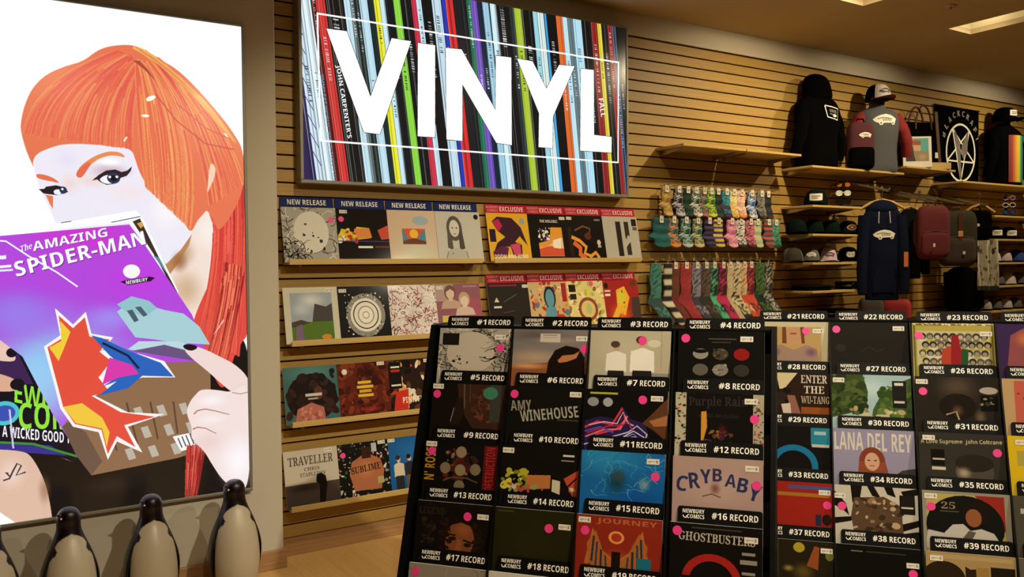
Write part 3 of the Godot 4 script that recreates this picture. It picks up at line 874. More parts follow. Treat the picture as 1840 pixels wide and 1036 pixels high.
		["black sleeve with white slanted lettering across it", [9, 10], [88, 8], [["r", 0, 0, 100, 100, "14120f"], ["t", "AMY", 6, 40, 27, 16, "8e8a7c", -6], ["t", "WINEHOUSE", 20, 57, 74, 18, "a5a192", -9], ["r", 66, 50, 26, 2, "4a4030"]]],
		["black sleeve with neon red and violet contour lines", [70, 11], [87, 9], [["r", 0, 0, 100, 100, "13100f"], ["r", 6, 5, 34, 3, "a8b03a"], ["p", [0, 100, 0, 50, 20, 42, 40, 46, 46, 26, 56, 44, 74, 50, 80, 80, 70, 100], "2c2050"], ["l", [0, 60, 16, 50, 34, 54, 46, 28, 50, 46, 40, 60, 14, 70], 3, "d03a4c"], ["l", [2, 74, 24, 62, 44, 60, 52, 40], 2.4, "e0707a"], ["l", [0, 86, 30, 74, 54, 64, 64, 54, 76, 66, 70, 90], 1.8, "c8c4e0"], ["l", [20, 94, 44, 76, 60, 66, 68, 76, 60, 96], 1.8, "8a7cd0"], ["l", [0, 66, 20, 58, 36, 66], 2.4, "5a4cb8"], ["l", [6, 56, 24, 50, 40, 52, 47, 34, 53, 50, 60, 54], 1.8, "e8b0b8"], ["l", [4, 68, 30, 56, 46, 54, 54, 48, 58, 60], 2, "b02a44"], ["l", [30, 92, 50, 70, 60, 62, 72, 70, 76, 90], 1.6, "e4e0f0"], ["l", [44, 90, 56, 72, 62, 70, 66, 80], 1.4, "d8d4ea"], ["e", 10, 20, 7, 7, "8e8e94"], ["e", 28, 20, 6, 7, "a0a0a8"], ["p", [70, 50, 100, 10, 100, 76, 84, 60], "5c3a22"], ["p", [78, 46, 100, 36, 100, 52, 84, 54], "a46a40"]]],
		["black sleeve with floral side strips and faint script", [90, 28], [86, 8], [["r", 0, 0, 100, 100, "14110f"], ["r", 0, 0, 13, 100, "b4ab94"], ["r", 88, 0, 12, 100, "a8a088"], ["s", 60, 0, 0, 13, 80, 1.4, ["a03a44", "3e5a38", "26221c"]], ["s", 50, 88, 10, 12, 80, 1.4, ["a03a44", "3e5a38", "26221c"]], ["t", "Purple Rain", 16, 24, 66, 18, "332b2c", -2, "serif"], ["t", "and the Revolution", 26, 36, 46, 6, "2b2525", 0, "serif"], ["p", [30, 28, 36, 27, 37, 50, 33, 70, 30, 70], "c88a34"], ["g", 54, 56, 8, 16, "5a1c24", 0.9], ["s", 26, 34, 56, 30, 16, 2.4, ["8a5a34", "5a3a28", "3a2430"]]]],
		["black sleeve with gold and red lettering down its sides", [10, 13], [9, 4], [["r", 0, 0, 100, 100, "12100e"], ["t", "N' ROSES", 16, 62, 58, 14, "b8862e", -90], ["r", 80, 4, 18, 70, "5c1718"], ["t", "DESTRUCTION", 95, 72, 66, 12, "a02a28", -90], ["e", 50, 36, 12, 22, "2a1b17"], ["s", 40, 30, 14, 40, 50, 3.4, ["4a2a20", "7a6a54", "33221c", "5c1c1a"]], ["r", 45, 10, 10, 60, "4a1c18"], ["r", 26, 38, 48, 9, "4a1c18"], ["e", 50, 16, 7, 9, "8a7a60"], ["e", 30, 42, 7, 9, "7a6c54"], ["e", 50, 44, 7, 9, "8a7a60"], ["e", 70, 42, 7, 9, "7a6c54"], ["e", 50, 68, 7, 8, "7a6c54"], ["l", [28, 62, 40, 56, 60, 56, 74, 62], 2, "5c4a30"]]],
		["black sleeve with yellow, orange and pink cartoon shapes", null, [9, 6], [["r", 0, 0, 100, 100, "14110e"], ["r", 78, 10, 14, 3, "cfcabd"], ["r", 76, 18, 16, 2, "8a857a"], ["s", 30, 4, 38, 32, 26, 4, ["a8a832", "c8c43c", "7a7a24"]], ["p", [34, 44, 64, 42, 64, 62, 34, 66], "b4713a"], ["p", [66, 48, 76, 50, 76, 70, 66, 66], "c8c0a4"], ["p", [80, 46, 100, 30, 100, 80, 92, 72], "b84a34"], ["l", [82, 62, 96, 44], 2, "14110e"], ["s", 20, 2, 58, 90, 12, 3, ["a84a44", "c8b894", "7a9a5a"]]]],
		["blue underwater sleeve with pale ripples", [89, 26], [86, 9], [["r", 0, 0, 100, 100, "1b62a4"], ["g", 30, 10, 70, 40, "2c88bc", 0.9], ["g", 70, 70, 60, 40, "1450a0", 0.9], ["k", 44, 0, 0, 100, 60, 6, 0.8, ["5cb0d4", "3c98c8", "175c9c"]], ["g", 44, 44, 18, 28, "173c4a", 0.95], ["g", 46, 36, 10, 14, "3a4a4c", 0.9], ["g", 76, 46, 10, 14, "8aa6a0", 0.8]]],
		["dusty pink sleeve with arched blue lettering", [93, 28], [88, 10], [["r", 0, 0, 100, 100, "a98d86"], ["g", 50, 44, 60, 40, "b59a92", 0.7], ["t", "C", 4, 50, 12, 22, "2c3058", 6], ["t", "R", 20, 46, 12, 22, "2c3058", -6], ["t", "Y", 32, 38, 12, 20, "2c3058", -4], ["t", "B", 45, 34, 10, 18, "3a3054", 0], ["t", "A", 58, 40, 12, 18, "2c3058", 6], ["t", "B", 71, 46, 11, 20, "2c3058", 8], ["t", "Y", 82, 56, 13, 22, "2c3058", 12], ["g", 48, 44, 8, 12, "6b4038", 0.8], ["l", [34, 56, 44, 52, 54, 56], 1.4, "5a403a"]]],
		["dark brown sleeve with a warm lit face", [68, 15], [88, 14], [["r", 0, 0, 100, 100, "15100d"], ["t", "LEGEND", 4, 20, 34, 10, "302a22", 0, "serif"], ["s", 26, 8, 24, 22, 40, 3, ["241c17", "2e241c"]], ["e", 58, 60, 24, 40, "1c110c"], ["e", 60, 60, 19, 34, "7a452a"], ["g", 64, 40, 16, 16, "96582f", 0.8], ["e", 50, 54, 5, 3, "241610"], ["e", 70, 62, 5, 3, "241610"], ["l", [43, 48, 54, 49], 2.4, "1e120c"], ["l", [64, 55, 77, 59], 2.4, "1e120c"], ["p", [57, 54, 61, 56, 63, 72, 54, 72], "8c5030"], ["l", [53, 73, 58, 75, 64, 73], 1.6, "3a1c10"], ["p", [40, 40, 46, 26, 58, 22, 72, 26, 79, 44, 74, 34, 60, 29, 48, 34], "1a100c"], ["s", 40, 34, 22, 12, 50, 3, ["1c120d", "261812"]], ["s", 30, 78, 30, 8, 40, 3, ["1c120d", "261812"]]]],
		["plain dark olive sleeve", [68, 20], [87, 17], [["r", 0, 0, 100, 100, "24230f"], ["g", 50, 50, 70, 60, "28270f", 0.7], ["r", 4, 5, 20, 1.5, "4a4a30"]]],
		["red and gold sleeve with feathered arcs", [11, 18], [10, 6], [["r", 0, 0, 100, 100, "8a2a1c"], ["t", "JOURNEY", 24, 13, 70, 9, "b0653e"], ["g", 48, 74, 26, 34, "d8802c", 0.9], ["l", [46, 66, 30, 50, 22, 20, 14, 70], 5, "b46a30"], ["l", [50, 66, 66, 50, 76, 20, 84, 70], 5, "b46a30"], ["l", [26, 30, 22, 64], 3, "34404a"], ["l", [32, 44, 28, 70], 3, "2c3038"], ["l", [72, 30, 76, 64], 3, "34404a"], ["l", [66, 44, 70, 70], 3, "2c3038"], ["p", [44, 64, 34, 52, 24, 22, 14, 40, 16, 66, 26, 80, 40, 74], "a8602c"], ["p", [52, 64, 62, 52, 74, 22, 84, 40, 82, 66, 72, 80, 56, 74], "a8602c"], ["l", [22, 30, 20, 66], 2.4, "28323c"], ["l", [26, 38, 25, 72], 2.4, "34404a"], ["l", [31, 48, 31, 74], 2.4, "28323c"], ["l", [36, 56, 37, 72], 2.2, "34404a"], ["l", [76, 30, 78, 66], 2.4, "28323c"], ["l", [72, 38, 73, 72], 2.4, "34404a"], ["l", [67, 48, 67, 74], 2.4, "28323c"], ["l", [62, 56, 61, 72], 2.2, "34404a"], ["e", 48, 30, 9, 9, "d89a4a"], ["e", 48, 30, 6, 6, "a83420"], ["r", 43, 50, 10, 40, "1e1210"], ["r", 72, 56, 16, 20, "1f6c84"]]],
		["black sleeve with white title and a plain red ring", [8, 9], [88, 13], [["r", 0, 0, 100, 100, "14110f"], ["r", 24, 5, 54, 2, "3c3834"], ["t", "GHOSTBUSTERS", 10, 24, 82, 12, "b9b0a0", 1, "serif"], ["e", 46, 76, 32, 36, "a02420"], ["e", 46, 78, 24, 28, "14110f"], ["r", 78, 34, 14, 4, "8e877a"], ["r", 76, 44, 18, 6, "8e877a"], ["r", 78, 60, 14, 4, "8e877a"]]],
		["warm grey sleeve with soft folds", [9, 10], null, [["r", 0, 0, 100, 100, "8a8074"], ["k", 30, 0, 0, 100, 100, 9, 1.4, ["a49a8e", "6c6257"]]]],
		["cream sleeve with a plain border", null, [86, 9], [["r", 0, 0, 100, 100, "c8c2b4"], ["r", 8, 8, 84, 84, "b4ad9e"]]],
		["dark green sleeve with a thin gold frame", null, [86, 9], [["r", 0, 0, 100, 100, "223028"], ["l", [8, 8, 92, 8, 92, 92, 8, 92, 8, 8], 1.4, "a08a4a"]]],
		["slate sleeve with a pale stripe", null, [86, 9], [["r", 0, 0, 100, 100, "3a4048"], ["r", 0, 40, 100, 12, "9aa0a4"]]],
		# ---- far rack, in reading order of its pockets
		["cream framed sleeve with a cropped portrait in a lilac top", [70, 13], [86, 13], [["r", 0, 0, 100, 100, "bcb390"], ["r", 8, 10, 82, 72, "b0905e"], ["p", [40, 42, 42, 20, 64, 20, 66, 42], "b98c62"], ["e", 53, 18, 13, 18, "b88a66"], ["r", 8, 0, 82, 10, "bcb390"], ["p", [38, 40, 38, 10, 43, 10, 44, 40], "6a4024"], ["p", [64, 40, 62, 10, 67, 10, 68, 40], "6a4024"], ["e", 53, 22, 5, 1.6, "8a4a3c"], ["p", [16, 80, 20, 48, 36, 42, 53, 52, 70, 42, 84, 50, 88, 80], "957a6a"], ["g", 28, 56, 12, 12, "6a4a68", 0.9], ["g", 76, 56, 12, 12, "6a4a68", 0.9]]],
		["almost black sleeve with faint grey lettering", [8, 10], [88, 8], [["r", 0, 0, 100, 100, "1e1b17"], ["e", 14, 46, 7, 7, "2a2723"], ["l", [40, 52, 50, 44, 60, 52, 70, 46], 1.4, "302c27"]]],
		["crowded sleeve of round faces about red and green coats", [8, 17], [90, 14], [["r", 0, 0, 100, 100, "a89a48"], ["r", 6, 14, 88, 60, "b8b088"], ["h", 9, 4, 8, 16, 84, 58, 4.6], ["p", [34, 80, 36, 48, 44, 40, 50, 44, 50, 80], "a8402a"], ["p", [46, 80, 48, 22, 56, 20, 60, 50, 62, 80], "8c1f26"], ["p", [58, 80, 60, 44, 68, 46, 66, 80], "20502c"], ["l", [3, 3, 97, 3, 97, 97, 3, 97, 3, 3], 3, "6a6238"], ["s", 60, 0, 0, 100, 3, 1.4, ["d8d0a0"]]]],
		["purple and orange sleeve with a cloaked shape", null, null, [["r", 0, 0, 100, 100, "3a2650"], ["p", [10, 80, 16, 20, 34, 6, 50, 14, 60, 80], "8a4a4c"], ["g", 34, 26, 18, 20, "c87a3a", 0.9]]],
		["gold and black sleeve with tall white lettering", [4, 26], [4, 12], [["r", 0, 0, 100, 100, "2a1a12"], ["p", [0, 0, 58, 0, 40, 30, 0, 26], "c8b890"], ["p", [24, 4, 30, 4, 34, 30, 28, 30], "15110e"], ["s", 26, 4, 24, 46, 50, 6, ["14100e", "c8b49c", "2a201a"]], ["p", [44, 40, 54, 40, 66, 90, 52, 90], "8a5a50"], ["p", [36, 56, 48, 54, 50, 80, 40, 80], "c4b4a4"], ["r", 62, 60, 38, 40, "8a4a1e"], ["t", "ENTER", 62, 18, 34, 14, "cfc6b4", 0, "serif"], ["t", "THE", 66, 36, 26, 13, "cfc6b4", 0, "serif"], ["t", "WU-TANG", 62, 54, 37, 13, "b8a890", 0, "serif"]]],
		["summer avenue sleeve of green trees and pale sky", null, [9, 8], [["r", 0, 0, 100, 100, "9ab4b8"], ["g", 52, 24, 30, 26, "b8ccd0", 0.9], ["p", [0, 0, 40, 0, 46, 30, 44, 60, 0, 76], "3a4a24"], ["p", [52, 60, 64, 30, 82, 14, 100, 4, 100, 76, 50, 76], "40562a"], ["s", 70, 0, 2, 44, 66, 5, ["2e3c1c", "4e5c2c", "22301a"]], ["s", 50, 56, 20, 44, 48, 5, ["33481f", "4c682e", "5a7234"]], ["s", 24, 20, 58, 70, 16, 4, ["a89a70", "8a7a54", "c0b48c"]], ["r", 76, 10, 17, 46, "1e1c18"], ["r", 79, 13, 11, 5, "cfc9bc"], ["r", 78, 44, 13, 4, "bdb7aa"]]],
		["dusky brown sleeve with a bowed figure", [9, 20], [8, 7], [["r", 0, 0, 100, 100, "27221c"], ["g", 50, 20, 34, 40, "57493a", 0.9], ["g", 50, 50, 40, 40, "2a2119", 0.9], ["e", 50, 50, 22, 22, "1e1712"], ["g", 50, 56, 10, 14, "6a4c38", 0.8], ["l", [36, 64, 48, 58, 52, 76], 2.4, "a08c74"], ["g", 76, 66, 10, 18, "7a6a54", 0.7], ["e", 87, 22, 11, 6, "a39b8e"], ["r", 77, 30, 20, 26, "100e0c"], ["s", 8, 78, 32, 18, 20, 2, ["8a7a54", "3a342c"]]]],
		["beige and salmon sleeve with small dots", null, null, [["r", 0, 0, 100, 100, "b4946a"], ["r", 14, 4, 60, 70, "b85a4c"], ["s", 14, 16, 8, 56, 60, 1.8, ["7a2c2a"]]]],
		["black sleeve with a thick blue arc", [3, 16], [14, 7], [["r", 0, 0, 100, 100, "14120f"], ["e", 52, 68, 31, 36, "1c6c98"], ["e", 52, 70, 23, 28, "14120f"], ["r", 74, 2, 24, 30, "257c94"], ["r", 78, 8, 15, 6, "9ab4b8"], ["r", 75, 30, 22, 5, "b9b4a4"]]],
		["lilac sky sleeve with tall white title and auburn hair", null, null, [["r", 0, 0, 100, 100, "8e88a4"], ["g", 50, 90, 80, 50, "8c8498", 0.8], ["t", "LANA DEL REY", 2, 36, 94, 30, "c9c2b4"], ["p", [74, 76, 84, 66, 100, 62, 100, 80, 70, 80], "3a3a34"], ["e", 48, 54, 16, 24, "7a3a28"], ["p", [32, 54, 30, 84, 70, 84, 64, 54], "8a4630"], ["e", 48, 54, 9, 15, "c49a80"], ["e", 44, 52, 1.8, 1, "3a2420"], ["e", 52, 52, 1.8, 1, "3a2420"], ["l", [45, 61, 51, 61], 1.4, "9a4a42"]]],
		["charcoal sleeve with a bowed head and pale title strip", [91, 23], [12, 7], [["r", 0, 0, 100, 100, "33302a"], ["t", "A Love Supreme  John Coltrane", 3, 21, 94, 9, "b4ad84", -2], ["r", 14, 28, 16, 26, "14120f"], ["r", 16, 42, 14, 3, "b0a998"], ["r", 15, 56, 16, 5, "c0b9a8"], ["e", 64, 62, 22, 24, "4a4338"], ["e", 64, 48, 22, 14, "27231d"], ["g", 52, 64, 12, 14, "ada084", 0.9]]],
		["bright yellow sleeve with a grey square", null, [16, 8], [["r", 0, 0, 100, 100, "d0ae1e"], ["r", 10, 24, 60, 24, "a89a4a"]]],
		["red sleeve with blue strip and gold title", [93, 28], [90, 12], [["r", 0, 0, 100, 100, "93231a"], ["r", 0, 6, 100, 6, "4c4c80"], ["r", 26, 6, 18, 6, "93231a"], ["r", 26, 18, 70, 6, "9c6a24"], ["r", 0, 20, 8, 22, "1d1815"], ["r", 0, 46, 9, 5, "b5aa98"], ["r", 78, 52, 7, 18, "232c40"], ["e", 92, 60, 6, 9, "2a1a18"]]],
		["black and white zebra-striped sleeve with a brown patterned centre", [9, 27], [6, 14], [["r", 0, 0, 100, 100, "bdb6a8"], ["p", [20, 0, 34, 0, 30, 30, 22, 28], "16130f"], ["p", [0, 10, 14, 30, 18, 50, 10, 40, 0, 34], "16130f"], ["p", [40, 0, 48, 0, 56, 18, 46, 16], "16130f"], ["p", [60, 0, 70, 0, 74, 16, 64, 12], "16130f"], ["p", [80, 6, 100, 0, 100, 10, 84, 16], "16130f"], ["p", [0, 54, 24, 50, 20, 58, 0, 64], "16130f"], ["p", [76, 60, 100, 50, 100, 60, 80, 70], "16130f"], ["p", [84, 72, 100, 68, 100, 76], "16130f"], ["p", [24, 20, 60, 16, 80, 30, 82, 80, 24, 80, 20, 50], "574230"], ["s", 44, 24, 20, 56, 60, 4, ["8a6e50", "3a2c20", "b09878", "5c3a2c"]], ["r", 78, 12, 18, 30, "1d1a17"], ["r", 80, 30, 14, 3, "b8b0a2"]]],
		["grey bordered sleeve with white clothing on a black disc", [10, 20], [10, 7], [["r", 0, 0, 100, 100, "8c8676"], ["r", 5, 5, 88, 90, "ac9e5a"], ["p", [60, 5, 93, 5, 93, 60, 80, 30], "902c22"], ["e", 48, 54, 44, 48, "161513"], ["t", "25", 22, 28, 16, 11, "8a7a5a", 0, "serif"], ["r", 20, 31, 22, 1.4, "5a5248"], ["p", [4, 76, 6, 62, 24, 66, 34, 52, 46, 50, 54, 60, 66, 56, 80, 62, 88, 80, 88, 90, 4, 90], "b8b2ac"], ["e", 62, 32, 16, 18, "1c1712"], ["e", 58, 40, 9, 14, "8c5334"], ["p", [44, 74, 52, 60, 60, 62, 54, 76], "57534c"]]],
		["grey sleeve with pale lettering strip", null, null, [["r", 0, 0, 100, 100, "4a463c"], ["r", 8, 20, 60, 8, "b0aa98"]]],
		["murky brown sleeve with yellow patches", null, [91, 11], [["r", 0, 0, 100, 100, "241e12"], ["r", 30, 0, 2, 60, "3a3422"], ["e", 57, 12, 7, 8, "a8962c"], ["p", [66, 40, 76, 8, 82, 10, 80, 46], "8a4a24"], ["g", 44, 46, 10, 8, "9c8a3a", 0.9], ["g", 62, 50, 20, 20, "6a5424", 0.8], ["e", 94, 22, 5, 8, "6a7030"], ["r", 6, 8, 20, 2, "6a5a30"]]],
		["black sleeve with one line of tiny grey capitals", [90, 30], [90, 20], [["r", 0, 0, 100, 100, "12110d"], ["r", 18, 9, 14, 2, "6b675a"], ["r", 36, 9, 46, 2, "33312a"]]],
		["tan sleeve with dark brown silhouettes", null, [12, 8], [["r", 0, 0, 100, 100, "a08658"], ["r", 6, 4, 90, 6, "ab9468"], ["e", 20, 40, 24, 26, "2a2013"], ["p", [44, 20, 50, 24, 60, 22, 64, 40, 56, 60, 44, 60], "2a1f13"], ["r", 72, 18, 26, 50, "231a10"], ["r", 56, 20, 14, 40, "95763f"]]],
		["grey sleeve with a white square", null, null, [["r", 0, 0, 100, 100, "5a564c"], ["r", 20, 20, 60, 60, "b0aa9c"]]],
	]


const CELL := 256


func paint_covers(list: Array) -> Image:
	var im := Image.create(2048, 2048, false, Image.FORMAT_RGBA8)
	im.fill(H("e6e1d6"))
	for i in list.size():
		var x = (i % 8) * CELL
		var y := (i / 8) * CELL
		im.fill_rect(Rect2i(x, y, CELL, CELL), H(list[i][3][0][5]))
		# in the racks the foot of each sleeve is tucked away, so its picture sits higher
		var b := Brush.new(self, im, x, y, CELL / 100.0, CELL / 100.0 * (0.78 if i > 21 else 1.0), Rect2i(x, y, CELL, CELL))
		paint_ops(b, list[i][3], 100 + i)
	return im


# header cards: 512 x 84 each, four to a row; the last ones hold the ledge headers and price labels
func paint_labels() -> Image:
	var im := Image.create(2048, 1024, false, Image.FORMAT_RGB8)
	im.fill(H("0b0a0a"))
	var ink := H("f4eee2")
	var base := Image.create(512, 84, false, Image.FORMAT_RGB8)
	base.fill(H("0b0a0a"))
	var b := Brush.new(self, base)
	b.text("NEWBURY", Vector2(16, 38), Vector2(142, 0), Vector2(0, -24), ink)
	b.ln([18, 52, 26, 64, 40, 66, 50, 54, 38, 58], 6, ink)
	b.text("COMICS", Vector2(46, 68), Vector2(112, 0), Vector2(0, -23), ink)
	b.text("RECORD", Vector2(322, 63), Vector2(178, 0), Vector2(0, -38), ink)
	for i in 40:
		var x = (i % 4) * 512
		var y := (i / 4) * 84
		im.blit_rect(base, Rect2i(0, 0, 512, 84), Vector2i(x, y))
		var bb := Brush.new(self, im, x, y, 1, 1, Rect2i(x, y, 512, 84))
		var s := "#%d" % (i + 1)
		bb.text(s, Vector2(206 if i > 8 else 228, 63), Vector2(98 if i > 8 else 76, 0), Vector2(0, -38), ink)
	# ledge headers
	im.fill_rect(Rect2i(0, 850, 512, 84), H("16245e"))
	Brush.new(self, im, 0, 850).text("NEW RELEASE", Vector2(70, 62), Vector2(370, 0), Vector2(0, -42), H("e6e2d4"))
	im.fill_rect(Rect2i(512, 850, 512, 84), H("a81c30"))
	var b2 := Brush.new(self, im, 512, 850)
	b2.text("NEWBURY", Vector2(18, 40), Vector2(150, 0), Vector2(0, -24), H("d88a90"))
	b2.text("COMICS", Vector2(30, 70), Vector2(130, 0), Vector2(0, -22), H("d88a90"))
	b2.text("EXCLUSIVE", Vector2(182, 66), Vector2(300, 0), Vector2(0, -44), H("e8c8c4"))
	# price label: a pale slip with small grey marks
	im.fill_rect(Rect2i(1024, 850, 256, 100), H("ddd6c8"))
	for r in [[30, 40, 90, 14], [130, 40, 40, 14], [30, 62, 60, 8], [190, 24, 34, 50]]:
		im.fill_rect(Rect2i(1024 + r[0], 850 + r[1], r[2], r[3]), H("8e887c"))
	# round sticker
	im.fill_rect(Rect2i(1300, 850, 120, 120), H("ea3e92"))
	var b3 := Brush.new(self, im, 1300, 850)
	for r in [[34, 44, 52, 10], [28, 60, 64, 10], [44, 76, 32, 8]]:
		b3.rect(r[0], r[1], r[2], r[3], H("b81f66"))
	return im


# ---------------------------------------------------------------- scene
func _ready() -> void:
	rng.seed = 1
	# camera
	var cam := Camera3D.new()
	cam.name = "camera"
	cam.fov = 37.8437
	cam.near = 0.05
	cam.far = 60.0
	add_child(cam)
	var yaw := 0.56579555
	var pitch := -0.0274459
	var roll := -0.010042214
	var fw := Vector3(sin(yaw) * cos(pitch), sin(pitch), -cos(yaw) * cos(pitch))
	var rt := Vector3(cos(yaw), 0, sin(yaw))
	var up := rt.cross(fw)
	cam.transform = Transform3D(Basis(rt * cos(roll) + up * sin(roll), up * cos(roll) - rt * sin(roll), -fw), Vector3(0, 1.613, 4.62))
	cam.current = true
	# surroundings: a closed room, nothing outside
	var we := WorldEnvironment.new()
	we.name = "surroundings"
	var env := Environment.new()
	env.background_mode = Environment.BG_COLOR
	env.background_color = Color(0, 0, 0)
	env.tonemap_mode = Environment.TONE_MAPPER_LINEAR
	env.tonemap_exposure = 1.0
	env.sdfgi_enabled = true
	env.ssao_enabled = true
	env.ssil_enabled = true
	we.environment = env
	add_child(we)

	make_materials()
	build_room()
	build_lightboxes()
	build_ledges()
	build_racks()
	build_penguins()
	build_shelves()
	build_socks()
	build_display_tops()
	build_hats()
	build_hanging()


const WARM := Color(1.0, 0.92, 0.75)
const WHITE_LAMP := Color(1.0, 0.95, 0.84)
const SLOTS := [
	# x centre, z from, z to, lamp z, aim, energy, cone
	[1.75, 0.95, 2.15, 1.75, Vector3(2.1, 1.45, 0.0), 1.9, 38.0],
	[3.42, 0.95, 2.15, 1.75, Vector3(3.3, 1.5, 0.0), 1.9, 38.0],
	[5.10, 0.95, 2.15, 1.45, Vector3(5.0, 1.7, 0.0), 3.9, 60.0],
	[6.495, 0.93, 2.15, 1.45, Vector3(6.5, 1.7, 0.0), 2.6, 60.0],
	[8.45, 0.93, 2.15, 1.45, Vector3(8.45, 1.7, 0.0), 2.9, 60.0],
	[0.60, 3.5, 4.7, 4.2, Vector3(0.9, 0.0, 2.2), 2.3, 58.0],
	[2.00, 3.5, 4.7, 4.3, Vector3(2.0, 0.8, 2.2), 9.2, 46.0],
	[4.20, 3.5, 4.7, 4.3, Vector3(3.6, 0.8, 2.8), 8.2, 46.0],
]


func make_materials() -> void:
	M.wall = mat("c6bdab", 0.85)
	M.soffit = mat("c8bda8", 0.9)
	M.ceiling = mat("b8a686", 0.95)
	M.dark_wall = mat("8f8473", 0.9)
	var g := grain_image(1024, 512, "ae8a46", "99773a", "bc9a54", 3)
	M.slat = mat("ffffff", 0.5)
	M.slat.albedo_texture = tex(g)
	M.slat.uv1_triplanar = true
	M.slat.uv1_world_triplanar = true
	M.slat.uv1_scale = Vector3(0.7, 1.9, 0.7)
	M.groove = mat("8c6238", 0.9)
	var g2 := grain_image(1024, 512, "c6a562", "b49352", "d3b674", 8)
	M.ledge = mat("ffffff", 0.45)
	M.ledge.albedo_texture = tex(g2)
	M.ledge.uv1_triplanar = true
	M.ledge.uv1_scale = Vector3(0.8, 2.5, 0.8)
	var g3 := grain_image(1024, 1024, "cda565", "bd9455", "d9b475", 21, 7)
	g3.rotate_90(CLOCKWISE)
	M.floor = mat("ffffff", 0.38)
	M.floor.albedo_texture = tex(g3)
	M.floor.uv1_triplanar = true
	M.floor.uv1_world_triplanar = true
	M.floor.uv1_scale = Vector3(0.72, 0.72, 0.72)
	var g4 := grain_image(512, 256, "a98055", "95704a", "b58d62", 31)
	M.baseboard = mat("ffffff", 0.5)
	M.baseboard.albedo_texture = tex(g4)
	M.baseboard.uv1_triplanar = true
	M.baseboard.uv1_world_triplanar = true
	M.baseboard.uv1_scale = Vector3(0.8, 2, 0.8)
	M.alu = mat("8f8a7e", 0.45, 0.4)
	M.alu2 = mat("a39b88", 0.4, 0.5)
	M.steel = mat("b9b6ae", 0.3, 0.9)
	M.black = mat("070606", 0.5, 0.0, 0.25)
	M.black_matte = mat("0a0909", 0.85, 0.0, 0.2)
	M.black_cloth = mat("060606", 1.0, 0.0, 0.1)
	M.white = mat("d9d4c8", 0.6)
	M.housing = mat("d8cfb4", 0.8)
	M.cloth = vmat(0.9)
	M.gloss_black = mat("0d0c0d", 0.35)
	M.beak = mat("1c1712", 0.35)
	M.tagmark = mat("b4632e", 0.6)
	M.gloss = vmat(0.35)
	M.clear = mat("ffffff", 0.05)
	M.clear.transparency = BaseMaterial3D.TRANSPARENCY_ALPHA
	M.clear.albedo_color = Color(1, 1, 1, 0.08)
	var pi := paint_poster()
	pi.convert(Image.FORMAT_RGB8)
	var poster := tex(pi)
	M.poster = mat("101010", 0.22)
	M.poster.emission_enabled = true
	M.poster.emission_operator = BaseMaterial3D.EMISSION_OP_MULTIPLY
	M.poster.emission = Color.WHITE
	M.poster.emission_texture = poster
	M.poster.emission_energy_multiplier = 1.05
	M.poster.texture_repeat = false
	M.vinyl = M.poster.duplicate()
	M.vinyl.emission_texture = tex(paint_vinyl())
	M.vinyl.emission_energy_multiplier = 1.05
	M.cover = mat("ffffff", 0.45, 0.0, 0.15)
	var ci := paint_covers(covers())
	ci.convert(Image.FORMAT_RGB8)
	M.cover.albedo_texture = tex(ci)
	M.cover.clearcoat_enabled = true
	M.cover.clearcoat = 0.25
	M.cover.clearcoat_roughness = 0.12
	M.label = mat("ffffff", 0.5, 0.0, 0.2)
	M.label.albedo_texture = tex(paint_labels())
	M.lens = mat("fff2d8", 0.5)
	M.lens.emission_enabled = true
	M.lens.emission = Color(1.0, 0.86, 0.6)
	M.lens.emission_energy_multiplier = 3.0
	M.added_bulb = M.lens.duplicate()  # glow of the fill sources added inside the light slots
	M.added_bulb.emission_energy_multiplier = 1.5
	make_print()


